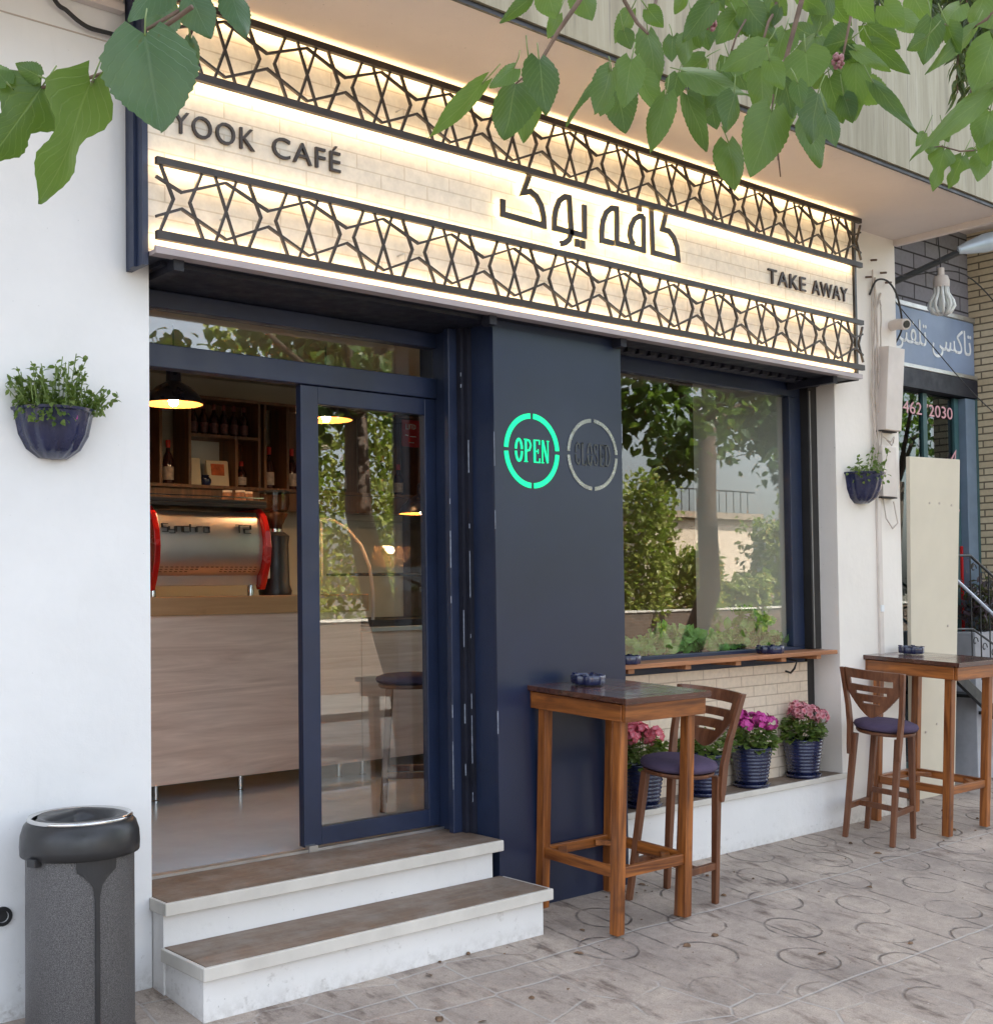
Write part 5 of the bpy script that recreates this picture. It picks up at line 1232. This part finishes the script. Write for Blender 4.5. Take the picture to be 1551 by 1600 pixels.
leafset('leafy_branch', 'dense mulberry spray hanging over the right part of the upper lattice and stone band',
  [(1258, 80, 1264, 138, 74, -.05), (1074, 112, 1172, 142, 54, -.04), (1195, 72, 1128, 108, 46), (1190, 108, 1192, 186, 46), (1206, 172, 1176, 273, 78, -.05), (1138, 222, 1152, 293, 54, -.02), (1074, 148, 1103, 237, 46), (1110, 162, 1119, 202, 36), (1276, 148, 1270, 223, 64, -.06), (1262, 188, 1281, 263, 50, .02),
   (1290, 176, 1306, 230, 42), (1168, 10, 1214, 66, 56), (1112, 4, 1067, 62, 42), (1074, 58, 1070, 100, 40), (1338, 94, 1334, 188, 46), (1337, 78, 1394, 109, 26), (1362, 68, 1420, 118, 30), (1366, 133, 1434, 208, 27), (1354, 38, 1406, 76, 48), (1330, 60, 1286, 72, 58), (1306, 68, 1322, 128, 44), (1296, 122, 1312, 192, 50),
   (1248, -8, 1292, 22, 34), (1210, 2, 1228, 24, 30), (1224, 118, 1236, 182, 44), (1146, 148, 1136, 206, 46), (1120, 122, 1104, 158, 36), (1330, -14, 1362, 36, 52), (1300, 6, 1330, 40, 36), (1230, 150, 1222, 210, 44, .05), (1202, 96, 1224, 140, 36), (1246, 128, 1252, 170, 30), (1160, 86, 1146, 120, 40), (1380, 8, 1412, 44, 42), (1100, 90, 1062, 120, 34), (1318, 150, 1330, 190, 36)] + EXTRA, 2.3, 'leaf', 44,
  twigs=[[(1290, -120, .04, .006), (1252, 0, .0, .005), (1236, 60, .0, .0045), (1226, 96, .0, .004), (1210, 140, 0., .003), (1206, 170, -.02, .002)], [(1216, -60, .05, .004), (1212, 14, .03, .0035), (1200, 34, .02, .003), (1190, 70, .01, .002)], [(1165, 30, .02, .002), (1150, 56, .02, .002), (1143, 78, .01, .0018)], [(1226, 96, 0, .003), (1270, 140, -.02, .002), (1290, 170, -.02, .0018)], [(1212, 205, .02, .0018), (1216, 246, .02, .0016), (1219, 276, .02, .0012)], [(1214, 225, .02, .0013), (1215, 250, .02, .001)], [(1345, -60, .04, .004), (1330, 20, .02, .003), (1316, 90, .0, .002)]], fruits=[(1309, 95, -.03), (1214, 106, -.04), (1110, 36, 0)])
leafset('leafy_branch', 'mulberry leaves crossing the stone band at the far right edge',
  [(1455, 30, 1443, 101, 46), (1518, 46, 1443, 117, 27, -.05), (1552, 62, 1521, 142, 62, -.05), (1550, 138, 1424, 241, 36, -.04), (1546, 174, 1531, 231, 50, .03), (1474, 236, 1457, 299, 30, .1, 1), (1502, 246, 1482, 294, 27, .1, 1), (1456, 216, 1450, 240, 26, .1), (1444, 208, 1432, 228, 18, .1), (1534, 244, 1528, 282, 36, .06), (1550, 200, 1540, 262, 44, .04), (1500, 6, 1470, 40, 44), (1536, -6, 1516, 42, 50), (1424, -10, 1450, 34, 44), (1404, 22, 1444, 48, 40), (1480, 40, 1498, 84, 34), (1556, 100, 1530, 130, 40), (1520, 232, 1506, 246, 16, .1), (1556, 20, 1520, 34, 40), (1444, 60, 1418, 78, 26), (1476, 208, 1482, 222, 14, .1)], 2.5, 'leaf', 45,
  twigs=[[(1600, 230, .1, .003), (1530, 234, .1, .0022), (1500, 236, .1, .002), (1470, 228, .1, .0016), (1440, 232, .1, .001)], [(1590, -40, .0, .005), (1540, 30, .0, .004), (1500, 50, .0, .003), (1455, 28, 0., .002)], [(1590, 110, -.03, .003), (1550, 138, -.04, .002)]])
# a second tree with narrow leaves farther along, in front of the stone band
nt_ = thing('narrow_leaf_branch', 'dark narrow leaved branch drooping in the far top right corner', 'branch', tuple(far(1520, 40, 6.0)))
m = MB(); tw = MB(); random.seed(77)
for k in range(22):
    u0 = random.choice((1390, 1440, 1500, 1500, 1530, 1545)) + random.gauss(0, 12); v0 = -60; u1 = u0 + random.gauss(-4, 10); v1 = 20 + (random.uniform(10, 150) if u0 > 1485 else random.uniform(0, 10))
    d = 6. + random.uniform(-.4, .4); pth = [far(u0 + (u1 - u0) * f + 3 * math.sin(f * 5 + k), v0 + (v1 - v0) * f, d) for f in [i / 12 for i in range(13)]]
    tw.tube(pth, .004, 5)
    for p, q in zip(pth, pth[1:]):
        for j in range(5):
            small_leaf(m, p.lerp(q, random.random()), Vector((random.gauss(0, .5), random.gauss(0, .5), -.8)), random.uniform(.07, .12), random.uniform(.018, .028))
m.build('leaves', M['leafdark'], nt_); tw.build('twig', M['twig'], nt_)

random.seed(91); m = MB()
for k in range(150):
    x, y = random.uniform(-.3, 6.5), -abs(random.gauss(0, .9)) - .02
    if y < -3: continue
    z = SLOPE * y; p = Vector((x, y, z + .003)); a = random.random() * 6.3; sz = random.choice((.006, .009, .013, .03)) * random.uniform(.7, 1.3)
    if random.random() < .55:
        d = Vector((math.cos(a), math.sin(a), .12)); small_leaf(m, p, d, sz * 1.6, sz * .9, (random.gauss(0, .2), random.gauss(0, .2), 1))
    else: m.lathe([(0, -.001), (sz * .5, 0), (sz * .35, sz * .3), (0, sz * .4)], 7, p, mod=lambda q, zz: 1 + .3 * math.sin(3 * q + k))
tag(m.build('leaf_litter', M['litter'], base=(2.5, -1, SLOPE * -1)), 'bits of dry leaf and soil scattered over the paving', 'litter', kind='stuff')

# ================================================================== ACROSS THE STREET (seen mirrored in the glass)
gw = thing('garden_wall', 'brick garden wall across the street mirrored in the glass', 'wall', (12, -15.6, ZK))
B('brickwork', 'gbrick', gw, (2, 40, -15.8, -15.5, -.5, .95)); B('coping', 'nosing', gw, (2, 40, -15.84, -15.46, .951, 1.0))
hd = thing('hedge', 'sunlit hedge above the brick garden wall mirrored in the glass', 'hedge', (12, -16.5, 0)); m = MB(); random.seed(5)
for k in range(32000):
    x = random.uniform(9.5, 33); h_ = (6.6 if x < 15.5 else 4.1 if x < 22.8 else 2.1 if x < 26.5 else 3.9) + .5 * math.sin(x * .9) + .3 * math.sin(x * 2.7); p = Vector((x, -15.72 - random.random() ** 2 * 1.1 + .25 * math.sin(x * 3), random.uniform(.45, h_))); small_leaf(m, p, rdir(), random.uniform(.14, .24), random.uniform(.11, .17))
m.build('foliage', M['leafsun'], hd)
def house(x0, x1, y0, y1, h, lab, mt_):
    t = thing('house', lab, 'house', ((x0 + x1) / 2, y1, 0)); B('wall', mt_, t, (x0, x1, y0, y1, -.5, h))
    B('roof', 'roof', t, (x0 - .25, x1 + .25, y0 - .25, y1 + .3, h + .002, h + .22)); m = MB(); m.tube([(x0, y1 + .1, h + 1.0), (x1, y1 + .1, h + 1.0)], .03, 6)
    for k in range(int((x1 - x0) / .4)): m.tube([(x0 + .2 + k * .4, y1 + .1, h + .22), (x0 + .2 + k * .4, y1 + .1, h + 1.0)], .018, 5)
    m.build('railing', M['ironw'], t)
    n = 0 if x0 > 20 else max(1, int((x1 - x0) / 2.2))
    for k in range(n):
        for z in [1.6 + 3 * f for f in range(int(h / 3))]:
            x = x0 + (k + .5) * (x1 - x0) / n; f = B('window', 'paintw', t, (x - .6, x + .6, y1 + .0, y1 + .05, z, z + 1.4)); B('window_pane', 'shutter', f, (x - .54, x - .03, y1 + .051, y1 + .06, z + .06, z + 1.34), (x + .03, x + .54, y1 + .051, y1 + .06, z + .06, z + 1.34))
house(8, 17, -32, -24, 5.6, 'sunlit beige house with white windows mirrored in the sliding door', 'sunwall')
house(28.2, 34, -31, -22, 3.9, 'low sunlit cream house mirrored in the cafe window', 'sunwall')
lp = thing('street_lamp', 'slim pale street lamp post across the street mirrored in the window', 'street lamp', (17.4, -13.4, ZK)); m = MB(); m.tube([(17.4, -13.4, ZK), (17.4, -13.4, 5.0), (17.3, -12.6, 5.5), (17.2, -11.9, 5.55)], [.07, .05, .04, .035], 10); m.build('pole', M['lampm'], lp, smooth=True)
m = MB(); m.box(17.08, 17.32, -12.1, -11.5, 5.48, 5.58); m.build('lamp_head', M['lampm'], lp, bevel=.02)
